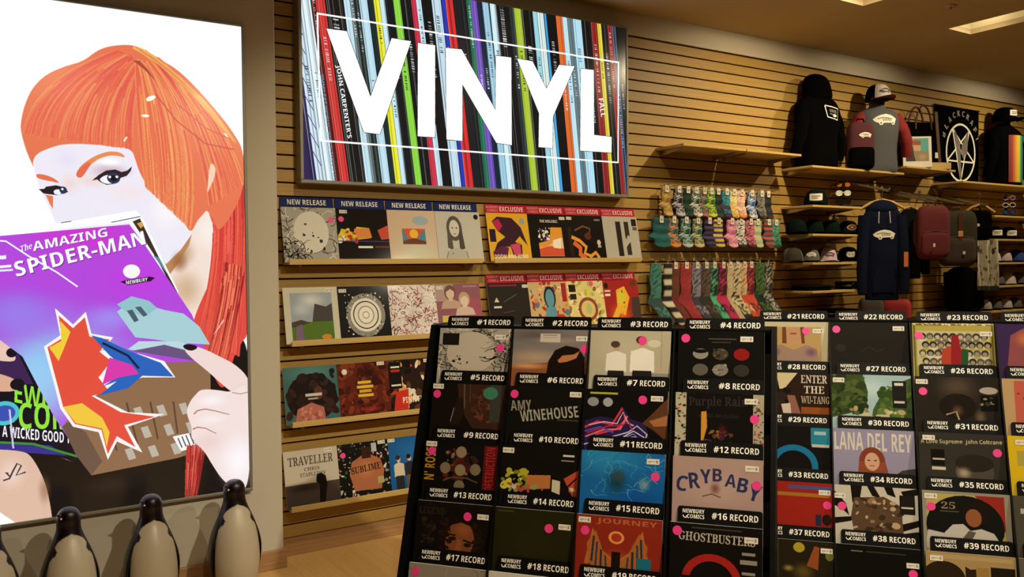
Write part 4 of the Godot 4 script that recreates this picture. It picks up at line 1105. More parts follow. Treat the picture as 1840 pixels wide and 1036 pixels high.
# small printed emblems, cut out of their sheet by alpha
func make_print() -> void:
	var im := Image.create(1024, 1024, false, Image.FORMAT_RGBA8)
	im.fill(Color(1, 1, 1, 0))
	var W := H("e9e4d6")
	# 0: winged skate emblem
	for k in 4:
		var b := Brush.new(self, im, (k % 4) * 256, 0, 1, 1, Rect2i(k * 256, 0, 256, 200))
		var ink: Color = [W, W, H("5a2c58"), H("2b3440")][k]
		var pap: Color = [H("4a463e"), H("4c2028"), H("d8cfc8"), H("d8cfc8")][k]
		b.pg([10, 90, 40, 60, 80, 38, 130, 26, 190, 40, 246, 78, 236, 110, 226, 150, 200, 154, 190, 130, 150, 132, 110, 134, 96, 160, 72, 158, 64, 136, 30, 120], ink)
		b.ln([50, 86, 100, 70, 150, 74, 200, 84], 9, pap)
		b.ell(84, 136, 9, 9, pap)
		b.ell(208, 132, 9, 9, pap)
		b.text("VANS" if k != 9 else "", Vector2(96, 112), Vector2(96, 0), Vector2(0, -34), pap)
	# 1: outlined patch of the black hoodie
	var b1 := Brush.new(self, im, 0, 210, 1, 1, Rect2i(0, 210, 256, 200))
	b1.ln([20, 30, 236, 50, 226, 170, 60, 150, 20, 30], 12, W)
	b1.text("VANS", Vector2(80, 96), Vector2(120, 8), Vector2(0, -34), H("8e8a84"))
	b1.ell(170, 128, 34, 16, W)
	b1.ln([90, 112, 140, 120], 10, H("8e8a84"))
	# 2: circle with a five-pointed star and an arched title
	var b2 := Brush.new(self, im, 260, 210, 1, 1, Rect2i(260, 210, 400, 500))
	var ring := PackedVector2Array()
	for i in 41:
		ring.append(Vector2(200, 290) + Vector2(cos(TAU * i / 40), sin(TAU * i / 40)) * Vector2(158, 195))
	b2.line(ring, 14, W)
	var star := []
	for i in 5:
		var a := PI / 2 + TAU * i * 2 / 5
		star.append(Vector2(200, 290) + Vector2(cos(a) * 156, sin(a) * 193))
	for i in 5:
		b2.line(PackedVector2Array([star[i], star[(i + 1) % 5]]), 11, W)
	b2.pg([120, 120, 190, 220, 210, 470, 190, 470, 150, 260], H("6b675e"))
	b2.pg([285, 120, 210, 240, 200, 300, 270, 300], H("6b675e"))
	for k in 9:
		b2.ln([150 + k * 12, 230 + k * 9, 176 + k * 8, 250 + k * 12], 5, H("8e897d"))
	var word := "BLACKCRAFT"
	for i in word.length():
		var a2 := lerpf(PI + 0.45, TAU - 0.45, i / float(word.length() - 1))
		var o2 := Vector2(200, 300) + Vector2(cos(a2) * 190, sin(a2) * 262)
		var u2 := Vector2(-sin(a2), cos(a2)) * 30
		b2.text(word[i], o2 - u2 * 0.5, u2, Vector2(cos(a2), sin(a2)) * 38, H("8a8478"))
	# 3: small picture with a white margin
	var b3 := Brush.new(self, im, 670, 210, 1, 1, Rect2i(670, 210, 250, 300))
	b3.rect(0, 0, 250, 300, H("d6cfc4"))
	b3.rect(24, 18, 200, 224, H("8d7a5c"))
	b3.rect(24, 18, 70, 80, H("a49c8c"))
	b3.rect(120, 18, 104, 130, H("4f9c94"))
	b3.rect(80, 40, 76, 50, H("8a4a34"))
	b3.rect(76, 84, 80, 56, H("c29a74"))
	b3.pg([24, 242, 30, 120, 60, 60, 90, 100, 96, 180, 110, 242], H("2b2620"))
	b3.soft(170, 200, 60, 50, H("b49a6c"), 0.8)
	# 4: round patch, shield, small marks
	var b4 := Brush.new(self, im, 0, 430, 1, 1, Rect2i(0, 430, 256, 256))
	b4.ell(64, 64, 52, 52, H("b98a54"))
	b4.ell(64, 64, 36, 36, H("5a3020"))
	b4.ell(64, 64, 16, 16, H("c8a070"))
	b4.pg([140, 20, 160, 10, 190, 22, 220, 10, 240, 20, 236, 80, 220, 110, 160, 110, 144, 80], W)
	b4.ell(172, 60, 8, 8, H("3a3630"))
	b4.ell(208, 60, 8, 8, H("3a3630"))
	b4.rect(20, 150, 100, 60, W)
	b4.rect(36, 168, 68, 8, H("6a665e"))
	b4.rect(36, 184, 50, 8, H("6a665e"))
	# 5: stripes of the rainbow hoodie
	var cs := ["6e1a1c", "8c2a1e", "b4602c", "c98a34", "c8ac3c", "a6b83a", "4f9a3a", "2c6a5c", "2c4c8a", "4a3478"]
	for i in cs.size():
		im.fill_rect(Rect2i(i * 24, 760, 24, 250), H(cs[i]))
	# 6: mottled black and white cloth
	im.fill_rect(Rect2i(300, 740, 200, 270), H("b7b39c"))
	var b6 := Brush.new(self, im, 300, 740, 2.0, 2.7, Rect2i(300, 740, 200, 270))
	paint_ops(b6, [["s", 60, 0, 0, 100, 100, 5, ["8f8c78", "6a685a", "c8c4b0", "3a3a34"]], ["r", 0, 90, 100, 10, "2a2924"]], 77)
	M.printed = mat("ffffff", 0.7)
	M.printed.albedo_texture = tex(im)
	M.printed.transparency = BaseMaterial3D.TRANSPARENCY_ALPHA_SCISSOR
	M.printed.alpha_scissor_threshold = 0.5


# a sheet bent over an elliptic front: rx and rz are the half axes of what it lies on
func decal_on(w: float, h: float, rx: float, rz: float, off: float, cell: Rect2, x0 := 0.0, lift := 0.003) -> ArrayMesh:
	var rows := []
	var m := Mesher.new()
	var nx := 12
	for i in 2:
		for j in nx + 1:
			var x := x0 - w * 0.5 + w * j / nx
			var k := clampf(x / rx, -0.98, 0.98)
			var p := Vector3(x, h * i, off + rz * sqrt(1.0 - k * k) + lift)
			m.add(p, Vector3(k * rz, 0, sqrt(1.0 - k * k) * rx).normalized(), Vector2(cell.position.x + cell.size.x * j / nx, cell.end.y - cell.size.y * i))
	for j in nx:
		m.idx.append_array(PackedInt32Array([j, j + nx + 1, j + nx + 2, j, j + nx + 2, j + 1]))
	return m.mesh()


func cell(x: float, y: float, w: float, h: float) -> Rect2:
	return Rect2(x / 1024.0, y / 1024.0, w / 1024.0, h / 1024.0)


# ---------------------------------------------------------------- room shell
func build_room() -> void:
	struct("floor", bmesh(Vector3(3.5, -0.05, 4.4), Vector3(16.0, 0.1, 9.4)), M.floor, "pale wooden floor of the shop")
	# ceiling slab around the light slots
	var xs := [-4.5, 11.5]
	var zs := [-0.3, 9.1]
	for s in SLOTS:
		xs.append_array([s[0] - 0.155, s[0] + 0.155])
		zs.append_array([s[1], s[2]])
	xs.sort()
	zs.sort()
	var m := Mesher.new()
	for j in zs.size() - 1:
		if zs[j + 1] - zs[j] < 1e-4:
			continue
		var start := -100.0
		for i in xs.size() - 1:
			if xs[i + 1] - xs[i] < 1e-4:
				continue
			var mid := Vector2((xs[i] + xs[i + 1]) * 0.5, (zs[j] + zs[j + 1]) * 0.5)
			var hole := false
			for s in SLOTS:
				if absf(mid.x - s[0]) < 0.155 and mid.y > s[1] and mid.y < s[2]:
					hole = true
			if hole:
				if start > -50:
					m.box(Vector3((start + xs[i]) * 0.5, CEIL + 0.02, mid.y), Vector3(xs[i] - start, 0.04, zs[j + 1] - zs[j]))
				start = -100.0
			elif start < -50:
				start = xs[i]
		if start > -50:
			m.box(Vector3((start + 11.5) * 0.5, CEIL + 0.02, (zs[j] + zs[j + 1]) * 0.5), Vector3(11.5 - start, 0.04, zs[j + 1] - zs[j]))
	struct("ceiling", m.mesh(), M.ceiling, "plain painted ceiling with recessed light slots")
	# roof above the slots keeps the room closed
	struct("wall_front", bmesh(Vector3(3.5, 1.7, 9.05), Vector3(16, 3.6, 0.1)), M.dark_wall, "far wall of the shop behind the viewer")
	struct("wall_right", bmesh(Vector3(11.45, 1.7, 4.4), Vector3(0.1, 3.6, 9.4)), M.dark_wall, "end wall of the shop at the right")
	struct("wall_left", bmesh(Vector3(-4.45, 1.7, 4.4), Vector3(0.1, 3.6, 9.4)), M.dark_wall, "end wall of the shop at the left")
	# projecting wall that carries the poster
	struct("wall_projecting", bmesh(Vector3(-1.52, CEIL * 0.5, 0.0), Vector3(5.762, CEIL, 0.3), 0.006), M.wall, "beige painted wall projecting in front of the slatted wall")
	struct("baseboard_projecting", bmesh(Vector3(-1.51, 0.051, 0.16), Vector3(5.77, 0.102, 0.022), 0.004), M.baseboard, "wooden baseboard under the beige wall")
	# slatted wall
	var back := structnode("wall_back", "wooden slatted display wall with dark grooves")
	var n := 41
	# fibreboard core: a rib behind each slat leaves a deep slot between neighbours
	var core := Mesher.new()
	core.box(Vector3(6.3, 1.7, -0.085), Vector3(10.4, 3.4, 0.09))
	for i in n:
		core.box(Vector3(6.38, 0.0985 + SLAT * (i + 0.5), -0.027), Vector3(10.2, SLAT - 0.034, 0.026))
	part("core", core.mesh(), M.groove, back)
	var slat := bmesh(Vector3.ZERO, Vector3(10.2, SLAT - 0.0095, 0.014), 0.0015)
	for i in n:
		part("slat", slat, M.slat, back, at(Vector3(6.38, 0.0985 + SLAT * (i + 0.5), -0.007)))
	struct("wall_upper", bmesh(Vector3(6.38, 3.32, -0.005), Vector3(10.2, 0.165, 0.03)), M.soffit, "pale painted band above the slatted wall")
	struct("baseboard_back", bmesh(Vector3(6.38, 0.05, 0.0), Vector3(10.2, 0.1, 0.02), 0.002), M.baseboard, "wooden baseboard under the slatted wall")
	# recessed light slots with an adjustable lamp in each
	var spots := ["over the blue header cards", "over the red header cards", "over the sock display", "over the grey shirt", "over the striped hoodie", "over the penguin statues", "over the numbered record rack", "over the farther record rack"]
	for k in SLOTS.size():
		var s: Array = SLOTS[k]
		var len: float = s[2] - s[1]
		var t := thing("recessed_light", "recessed ceiling light slot " + spots[k], "ceiling light", Vector3(s[0], CEIL, (s[1] + s[2]) * 0.5), 0.0, "recessed ceiling light slots")
		var h := Mesher.new()
		h.box(Vector3(0, 0.26, 0), Vector3(0.35, 0.02, len + 0.04))
		for q in [-1.0, 1.0]:
			h.box(Vector3(q * 0.165, 0.145, 0), Vector3(0.02, 0.21, len + 0.04))
			h.box(Vector3(0, 0.145, q * (len * 0.5 + 0.01)), Vector3(0.31, 0.21, 0.02))
		part("housing", h.mesh(), M.housing, t)
		var aim: Vector3 = (s[4] - Vector3(s[0], CEIL + 0.022, s[3])).normalized()
		var bas := Basis.looking_at(aim, Vector3.UP if absf(aim.y) < 0.98 else Vector3.RIGHT)
		var c := Vector3(0, 0.022, s[3] - (s[1] + s[2]) * 0.5)
		var lm := Mesher.new()
		lm.t = Transform3D(bas * Basis(Vector3.RIGHT, PI / 2), Vector3.ZERO)
		lm.loft([[Vector3(0, 0.0, 0), 0.05, 0.05], [Vector3(0, 0.05, 0), 0.05, 0.05], [Vector3(0, 0.085, 0), 0.03, 0.03]], 16)
		part("lamp_head", lm.mesh(), M.black_matte, t, at(c))
		part("bracket", tmesh([c + Vector3(0, 0.03, 0), c + Vector3(0, 0.15, 0)], 0.008), M.steel, t)
		part("lens", disc(0.04, 0.004), M.lens, t, Transform3D(bas, c - bas.z * 0.006))
		var l := SpotLight3D.new()
		l.name = "beam"
		l.light_color = WHITE_LAMP if k > 5 else WARM
		l.light_energy = s[5]
		l.light_size = 0.045
		l.spot_range = 20.0
		l.spot_attenuation = 2.0
		l.spot_angle = s[6]
		l.spot_angle_attenuation = 1.0
		l.shadow_enabled = true
		t.add_child(l)
		l.transform = Transform3D(bas, c - bas.z * 0.02)
		# invented fill source, added at each end only to brighten the slot housing
		for q in [-1.0, 1.0]:
			var bp := Vector3(0, 0.15, q * len * 0.36)
			var bm := Mesher.new()
			bm.loft([[Vector3(0, -0.03, 0), 0.004, 0.004], [Vector3(0, -0.024, 0), 0.016, 0.016], [Vector3(0, -0.005, 0), 0.022, 0.022], [Vector3(0, 0.012, 0), 0.016, 0.016], [Vector3(0, 0.03, 0), 0.01, 0.01]], 14)
			part("added_bulb", bm.mesh(), M.added_bulb, t, at(bp))
			part("added_bulb_holder", tmesh([bp + Vector3(0, 0.03, 0), bp + Vector3(0, 0.1, 0)], 0.012), M.steel, t)
			var ol := OmniLight3D.new()
			ol.name = "added_fill_light"
			ol.light_color = WARM
			ol.light_energy = 0.03
			ol.light_size = 0.02
			ol.omni_range = 20.0
			ol.omni_attenuation = 2.0
			ol.shadow_enabled = true
			t.add_child(ol, true)
			ol.position = bp
	# small ceiling sprinkler plate
	var sp := thing("ceiling_sprinkler", "small round sprinkler plate on the ceiling near the light slots", "sprinkler", Vector3(5.78, CEIL, 1.27))
	var sm := Mesher.new()
	sm.loft([[Vector3(0, 0, 0), 0.04, 0.04], [Vector3(0, -0.008, 0), 0.038, 0.038], [Vector3(0, -0.012, 0), 0.02, 0.02]], 20)
	part("plate", sm.mesh(), M.ceiling, sp)
	part("nozzle", tmesh([Vector3(0, -0.01, 0), Vector3(0, -0.03, 0)], 0.008), M.steel, sp)


func frame_mesh(w: float, h: float, d: float, b: float) -> ArrayMesh:
	var m := Mesher.new()
	m.box(Vector3(0, h * 0.5 - b * 0.5, d * 0.5), Vector3(w, b, d), 0.003)
	m.box(Vector3(0, -h * 0.5 + b * 0.5, d * 0.5), Vector3(w, b, d), 0.003)
	m.box(Vector3(w * 0.5 - b * 0.5, 0, d * 0.5), Vector3(b, h - 2 * b, d), 0.003)
	m.box(Vector3(-w * 0.5 + b * 0.5, 0, d * 0.5), Vector3(b, h - 2 * b, d), 0.003)
	return m.mesh()


func glow_light(t: Node3D, size: Vector2, z: float, e: float) -> void:
	var l := AreaLight3D.new()
	l.name = "glow"
	l.area_size = size
	l.light_color = Color(0.95, 0.97, 1.0)
	l.light_energy = e
	l.area_range = 20.0
	l.area_attenuation = 2.0
	l.shadow_enabled = true
	t.add_child(l)
	l.position = Vector3(0, 0, z)
	l.rotation.y = PI


func build_lightboxes() -> void:
	var a := thing("poster_lightbox", "tall glowing lightbox poster of an orange-haired person behind a comic", "lightbox", Vector3(0.583, 1.66, 0.15))
	part("frame", frame_mesh(1.222, 2.428, 0.036, 0.016), M.alu, a)
	part("back_panel", bmesh(Vector3(0, 0, 0.01), Vector3(1.19, 2.396, 0.02)), M.alu, a)
	var q := Mesher.new()
	q.quad(Vector3(-0.595, -1.198, 0.028), Vector3(-0.595, 1.198, 0.028), Vector3(0.595, 1.198, 0.028), Vector3(0.595, -1.198, 0.028))
	part("printed_panel", q.mesh(), M.poster, a)
	glow_light(a, Vector2(1.19, 2.39), 0.034, 0.5)
	var v := thing("word_sign", "wide glowing sign reading VINYL over rows of coloured record spines", "sign", Vector3(2.6825, 2.6725, 0.0))
	part("frame", frame_mesh(2.345, 1.189, 0.09, 0.02), M.alu, v)
	part("back_panel", bmesh(Vector3(0, 0, 0.035), Vector3(2.305, 1.149, 0.07)), M.alu, v)
	var q2 := Mesher.new()
	q2.quad(Vector3(-1.1525, -0.5745, 0.085), Vector3(-1.1525, 0.5745, 0.085), Vector3(1.1525, 0.5745, 0.085), Vector3(1.1525, -0.5745, 0.085))
	part("printed_panel", q2.mesh(), M.vinyl, v)
	glow_light(v, Vector2(2.3, 1.14), 0.094, 0.3)


# ---------------------------------------------------------------- records
func sleeve_mesh(i: int, size := 0.315, d := 0.006) -> ArrayMesh:
	var m := Mesher.new()
	var h := size * 0.5
	var e := 1.0 / 2048.0
	var r := Rect2((i % 8) / 8.0 + e, (i / 8) / 8.0 + e, 0.125 - 2 * e, 0.125 - 2 * e)
	var pale := Rect2(0.95, 0.95, 0.01, 0.01)
	# base at y = 0, front at z = 0
	m.quad(Vector3(-h, 0, 0), Vector3(-h, size, 0), Vector3(h, size, 0), Vector3(h, 0, 0), r)
	m.quad(Vector3(h, 0, -d), Vector3(h, size, -d), Vector3(-h, size, -d), Vector3(-h, 0, -d), pale)
	m.quad(Vector3(-h, size, 0), Vector3(-h, size, -d), Vector3(h, size, -d), Vector3(h, size, 0), pale)
	m.quad(Vector3(-h, 0, -d), Vector3(-h, 0, 0), Vector3(h, 0, 0), Vector3(h, 0, -d), pale)
	m.quad(Vector3(-h, 0, -d), Vector3(-h, size, -d), Vector3(-h, size, 0), Vector3(-h, 0, 0), pale)
	m.quad(Vector3(h, 0, 0), Vector3(h, size, 0), Vector3(h, size, -d), Vector3(h, 0, -d), pale)
	return m.mesh()


func card_mesh(w: float, h: float, uvr: Rect2, d := 0.002, rnd := 0.008) -> ArrayMesh:
	# a card with rounded upper corners, base at y = 0, front at z = 0
	var p := PackedVector2Array([Vector2(-w * 0.5, 0), Vector2(w * 0.5, 0)])
	for s in [1.0, -1.0]:
		for k in 4:
			var a := (k if s > 0 else 3 - k) * PI / 6
			p.append(Vector2(s * (w * 0.5 - rnd + rnd * cos(a)), h - rnd + rnd * sin(a)))
	var m := Mesher.new()
	m.slab(p, -d, 0.0)
	for i in m.v.size():
		var q := m.v[i]
		m.uv[i] = Vector2(uvr.position.x + uvr.size.x * (q.x / w + 0.5), uvr.end.y - uvr.size.y * q.y / h)
	return m.mesh()


func luv(x: float, y: float, w: float, h: float) -> Rect2:
	return Rect2(x / 2048.0, y / 1024.0, w / 2048.0, h / 1024.0)


var pink_mesh: ArrayMesh
var price_mesh: ArrayMesh


func stickers(o: Node3D, c: Array, size: float) -> void:
	if pink_mesh == null:
		pink_mesh = disc(0.0165, 0.0006, 20)
		for_uv(pink_mesh)
		price_mesh = card_mesh(0.046, 0.02, luv(1026, 852, 252, 96), 0.0006, 0.001)
	if c[1] != null:
		var kind: String = c[1][2] if c[1].size() > 2 else "p"
		var mm: Material = {"p": M.pink, "k": M.black, "w": M.white}[kind]
		part("round_sticker", pink_mesh, mm, o, at(Vector3((c[1][0] / 100.0 - 0.5) * size, (1.0 - c[1][1] / 100.0) * size, 0.0004)))
	if c[2] != null:
		part("price_label", price_mesh, M.label, o, at(Vector3((c[2][0] / 100.0 - 0.5) * size, (1.0 - c[2][1] / 100.0) * size - 0.01, 0.0012)))


func for_uv(_m: ArrayMesh) -> void:
	M.pink = mat("e8388c", 0.5)


func record(i: int, list: Array, where: String, size: float, d: float, group: String) -> Node3D:
	var t := thing("record_sleeve", list[i][0] + where, "record", Vector3.ZERO, 0.0, group)
	stickers(part("sleeve", sleeve_mesh(i, size, d), M.cover, t), list[i], size)
	return t


func ledge(x0: float, x1: float, y: float, label: String) -> void:
	var t := thing("display_ledge", label, "shelf", Vector3((x0 + x1) * 0.5, y, 0.0), 0.0, "wooden record ledges")
	var w := x1 - x0
	part("shelf_board", bmesh(Vector3(0, -0.006, 0.053), Vector3(w, 0.012, 0.106), 0.002), M.ledge, t)
	part("front_lip", bmesh(Vector3(0, 0.0035, 0.111), Vector3(w, 0.031, 0.011), 0.002), M.ledge, t)
	for s in [-1.0, 1.0]:
		part("bracket", bmesh(Vector3(s * (w * 0.5 - 0.08), -0.024, 0.03), Vector3(0.012, 0.024, 0.06), 0.002), M.alu2, t)


func build_ledges() -> void:
	var list := covers()
	var tiers := [
		# y of the board, first x, pitch, covers, header kind
		[1.640, 1.571, 0.3155, [0, 1, 2, 3], 0, ", blue-card ledge"],
		[1.640, 2.883, 0.3105, [4, 5, 6, 7], 1, ", upper red-card ledge"],
		[1.193, 1.573, 0.3135, [8, 9, 10, 11], -1, ", second ledge"],
		[1.193, 2.883, 0.3105, [12, 13, 14, 15], 1, ", lower red-card ledge"],
		[0.748, 1.565, 0.3120, [16, 17, 18], -1, ", third ledge"],
		[0.283, 1.560, 0.3120, [19, 20, 21], -1, ", lowest ledge"],
	]
	ledge(1.43, 2.65, 1.64, "wooden ledge holding records under blue header cards")
	ledge(2.735, 3.94, 1.64, "wooden ledge holding records under the upper red header cards")
	ledge(1.437, 2.65, 1.193, "second wooden ledge beside the beige wall")
	ledge(2.735, 3.94, 1.193, "wooden ledge holding records under the lower red header cards")
	ledge(1.432, 2.65, 0.748, "third wooden ledge from the top beside the beige wall")
	ledge(1.419, 2.65, 0.283, "lowest wooden ledge just above the floor")
	var place := ["first", "second", "third", "fourth"]
	for t in tiers:
		for k in t[3].size():
			var o := record(t[3][k], list, t[5], 0.314, 0.004, "records on the wall ledges")
			o.position = Vector3(t[1] + t[2] * k, t[0] + 0.001, 0.088 + 0.002 * (k % 2))
			o.rotation.x = -0.205
			if t[4] >= 0:
				var blue: bool = t[4] == 0
				var lab := ("blue card reading NEW RELEASE, %s from the beige wall" % place[k]) if blue else ("red card reading EXCLUSIVE, %s on the %s red-card ledge" % [place[k], "upper" if t[0] > 1.5 else "lower"])
				var c := part("header_card", card_mesh(0.302, 0.39, luv(0 if blue else 512, 850, 512, 84), 0.002, 0.003), M.label, self)
				# the printed strip is the top 0.06 of the card; the rest stands behind the sleeve
				c.mesh = header_mesh(0.306, 0.372, 0.058, luv(2 if blue else 514, 852, 508, 80))
				tag(c, lab, "sign", "blue header cards" if blue else "red header cards")
				c.position = Vector3(t[1] + t[2] * k - 0.003, t[0] + 0.001, 0.0805)
				c.rotation.x = -0.2


func header_mesh(w: float, h: float, strip: float, r: Rect2) -> ArrayMesh:
	var m := Mesher.new()
	var e := Rect2(r.position.x + 0.002, r.position.y + 0.004, 0.001, 0.001)
	var d := 0.0015
	m.quad(Vector3(-w / 2, h - strip, 0), Vector3(-w / 2, h, 0), Vector3(w / 2, h, 0), Vector3(w / 2, h - strip, 0), r)
	m.quad(Vector3(-w / 2, 0, 0), Vector3(-w / 2, h - strip, 0), Vector3(w / 2, h - strip, 0), Vector3(w / 2, 0, 0), e)
	m.quad(Vector3(w / 2, 0, -d), Vector3(w / 2, h, -d), Vector3(-w / 2, h, -d), Vector3(-w / 2, 0, -d), e)
	m.quad(Vector3(-w / 2, h, 0), Vector3(-w / 2, h, -d), Vector3(w / 2, h, -d), Vector3(w / 2, h, 0), e)
	m.quad(Vector3(-w / 2, 0, -d), Vector3(-w / 2, h, -d), Vector3(-w / 2, h, 0), Vector3(-w / 2, 0, 0), e)
	m.quad(Vector3(w / 2, 0, 0), Vector3(w / 2, h, 0), Vector3(w / 2, h, -d), Vector3(w / 2, 0, -d), e)
	return m.mesh()


func build_racks() -> void:
	var list := covers()
	var nums1 := []
	for i in 20:
		nums1.append(i + 1)
	rack(Vector3(1.657, 0, 1.511), 0.888, 0.358, 0.234, 1.394, [0.0, 0.325, 0.642, 0.985], nums1, 22, list, "near")
	rack(Vector3(3.009, 0, 2.002), 0.865, 0.386, 0.236, 1.386, [0.0, 0.322, 0.653, 0.978], [21, 22, 23, 24, 28, 27, 26, 25, 29, 30, 31, 32, 33, 34, 35, 36, 37, 38, 39, 40], 42, list, "far")


func words(n: int) -> String:
	var low := ["", "one", "two", "three", "four", "five", "six", "seven", "eight", "nine", "ten", "eleven", "twelve", "thirteen", "fourteen", "fifteen", "sixteen", "seventeen", "eighteen", "nineteen"]
	if n < 20:
		return low[n]
	return ["", "", "twenty", "thirty", "forty"][n / 10] + ("-" + low[n % 10] if n % 10 > 0 else "")


func rack(o: Vector3, th: float, ph: float, q: float, y0: float, cols: Array, nums: Array, first: int, list: Array, which: String) -> void:
	var R := thing("record_rack", "nearer black sloping rack of records, standing before the ledges" if which == "near" else "farther black sloping rack of records, standing before the socks", "rack", o, -th, "black record racks")
	var V := Vector3(0, -cos(ph), sin(ph))
	var N := Vector3(0, sin(ph), cos(ph))
	var lo := -0.052
	var hi: float = cols[3] + 0.305
	var top := Vector3(0, y0, 0) + V * 0.028
	var bot := Vector3(0, 0.0, top.z + (top.y) * tan(ph))
	# side cheeks: sloping front edge, upright back
	for sx in [lo - 0.011, hi + 0.011]:
		var pts := PackedVector2Array([Vector2(top.z - 0.14, 0.0), Vector2(top.z - 0.14, top.y), Vector2(top.z + 0.004, top.y), Vector2(bot.z + 0.004, 0.0)])
		var m := Mesher.new()
		m.t = Transform3D(Basis(Vector3(0, 0, 1), Vector3(0, 1, 0), Vector3(-1, 0, 0)), Vector3(sx, 0, 0))
		m.slab(pts, -0.009, 0.009)
		part("side_panel", m.mesh(), M.black, R)
	# sloping back board and upright rear board
	var w := hi - lo
	var cx := (hi + lo) * 0.5
	var slope := Basis(Vector3.RIGHT, -V, N)
	var ln := top.y / cos(ph)
	part("sloping_board", bmesh(Vector3(cx, -ln * 0.5, -0.135), Vector3(w, ln - 0.12, 0.012)), M.black, R, Transform3D(slope, top))
	part("rear_board", bmesh(Vector3(cx, top.y * 0.5, top.z - 0.146), Vector3(w + 0.04, top.y, 0.012)), M.black, R)
	part("top_rail", bmesh(Vector3(cx, top.y - 0.008, top.z - 0.072), Vector3(w, 0.012, 0.13), 0.002), M.black, R)
	part("kick_board", bmesh(Vector3(cx, 0.06, bot.z - 0.06), Vector3(w, 0.12, 0.012)), M.black, R)
	for k in 3:
		var dx: float = (cols[k] + 0.283 + cols[k + 1] - 0.032) * 0.5
		part("divider", bmesh(Vector3(dx, -ln * 0.5 + 0.02, -0.0165), Vector3(0.006, ln - 0.06, 0.03)), M.black, R, Transform3D(slope, top))
	var rec_tilt := ph - 0.125
	for r in 5:
		# pocket floor under the foot of each sleeve
		var foot := Vector3(0, y0, 0) + V * (r * q + 0.04) - N * 0.006 + Vector3(0, -cos(rec_tilt), sin(rec_tilt)) * 0.3155
		if foot.y > 0.06:
			part("pocket_floor", bmesh(Vector3(cx, foot.y - 0.004, foot.z - 0.035), Vector3(w, 0.008, 0.075)), M.black, R)
		for k in 4:
			var i := r * 4 + k
			var num: int = nums[i]
			var base := R.transform
			var s: float = cols[k]
			var thick := 0.012
			var rec := record(first + i, list, ", under number %s" % words(num), 0.315, thick, "records in the %s rack" % which)
			rec.transform = base * Transform3D(Basis(Vector3.RIGHT, -rec_tilt), Vector3(s - 0.032 + 0.1575, foot.y + 0.0005, foot.z))
			var c := part("number_card", card_mesh(0.292, 0.075, Rect2(0, 0, 1, 1), 0.002, 0.009), M.label, self)
			c.mesh = number_mesh(0.292, 0.05, 0.025, num - 1)
			tag(c, "black card with white number %s on the %s rack" % [words(num), "nearer" if which == "near" else "farther"], "sign", "numbered rack cards")
			var cp := Vector3(s + 0.1365 + 0.0, y0, 0) + V * (r * q + 0.0555) - N * 0.0235
			c.transform = base * Transform3D(Basis(Vector3.RIGHT, -ph), cp)


func number_mesh(w: float, strip: float, low: float, n: int) -> ArrayMesh:
	var h := strip + low
	var r := luv((n % 4) * 512 + 1, (n / 4) * 84 + 1, 510, 82)
	var m := Mesher.new()
	var full := card_mesh(w, h, Rect2(r.position, Vector2(r.size.x, r.size.y * h / strip)), 0.002, 0.009)
	var a := full.surface_get_arrays(0)
	# the part below the printed strip is plain black
	var uv: PackedVector2Array = a[Mesh.ARRAY_TEX_UV]
	var v: PackedVector3Array = a[Mesh.ARRAY_VERTEX]
	m.quad(Vector3(-w / 2 + 0.009, low, 0.0004), Vector3(-w / 2 + 0.009, h - 0.001, 0.0004), Vector3(w / 2 - 0.009, h - 0.001, 0.0004), Vector3(w / 2 - 0.009, low, 0.0004), r)
	for i in uv.size():
		uv[i] = Vector2(0.001, 0.99)
	var s := m.v.size()
	for i in v.size():
		m.add(v[i], a[Mesh.ARRAY_NORMAL][i], uv[i])
	for i in a[Mesh.ARRAY_INDEX]:
		m.idx.append(s + i)
	return m.mesh()


# ---------------------------------------------------------------- penguins
func build_penguins() -> void:
	var spots := [[1.045, 0.40, 0.0, 0.575, "nearest the corner"], [0.662, 0.40, 0.05, 0.56, "second from the corner"], [0.318, 0.40, 0.1, 0.555, "third from the corner"], [0.012, 0.40, 0.12, 0.55, "farthest from the corner"]]
	var proto: Node3D = null
	for s in spots:
		var p: Node3D
		if proto == null:
			p = penguin()
			proto = p
		else:
			p = proto.duplicate()
			p.name = numbered("penguin_statue")
			add_child(p)
		tag(p, "black and white penguin statue under the poster, " + s[4], "statue", "penguin statues")
		p.position = Vector3(s[0], 0, s[1])
		p.rotation.y = s[2]
		p.scale = Vector3.ONE * (s[3] / 0.575)


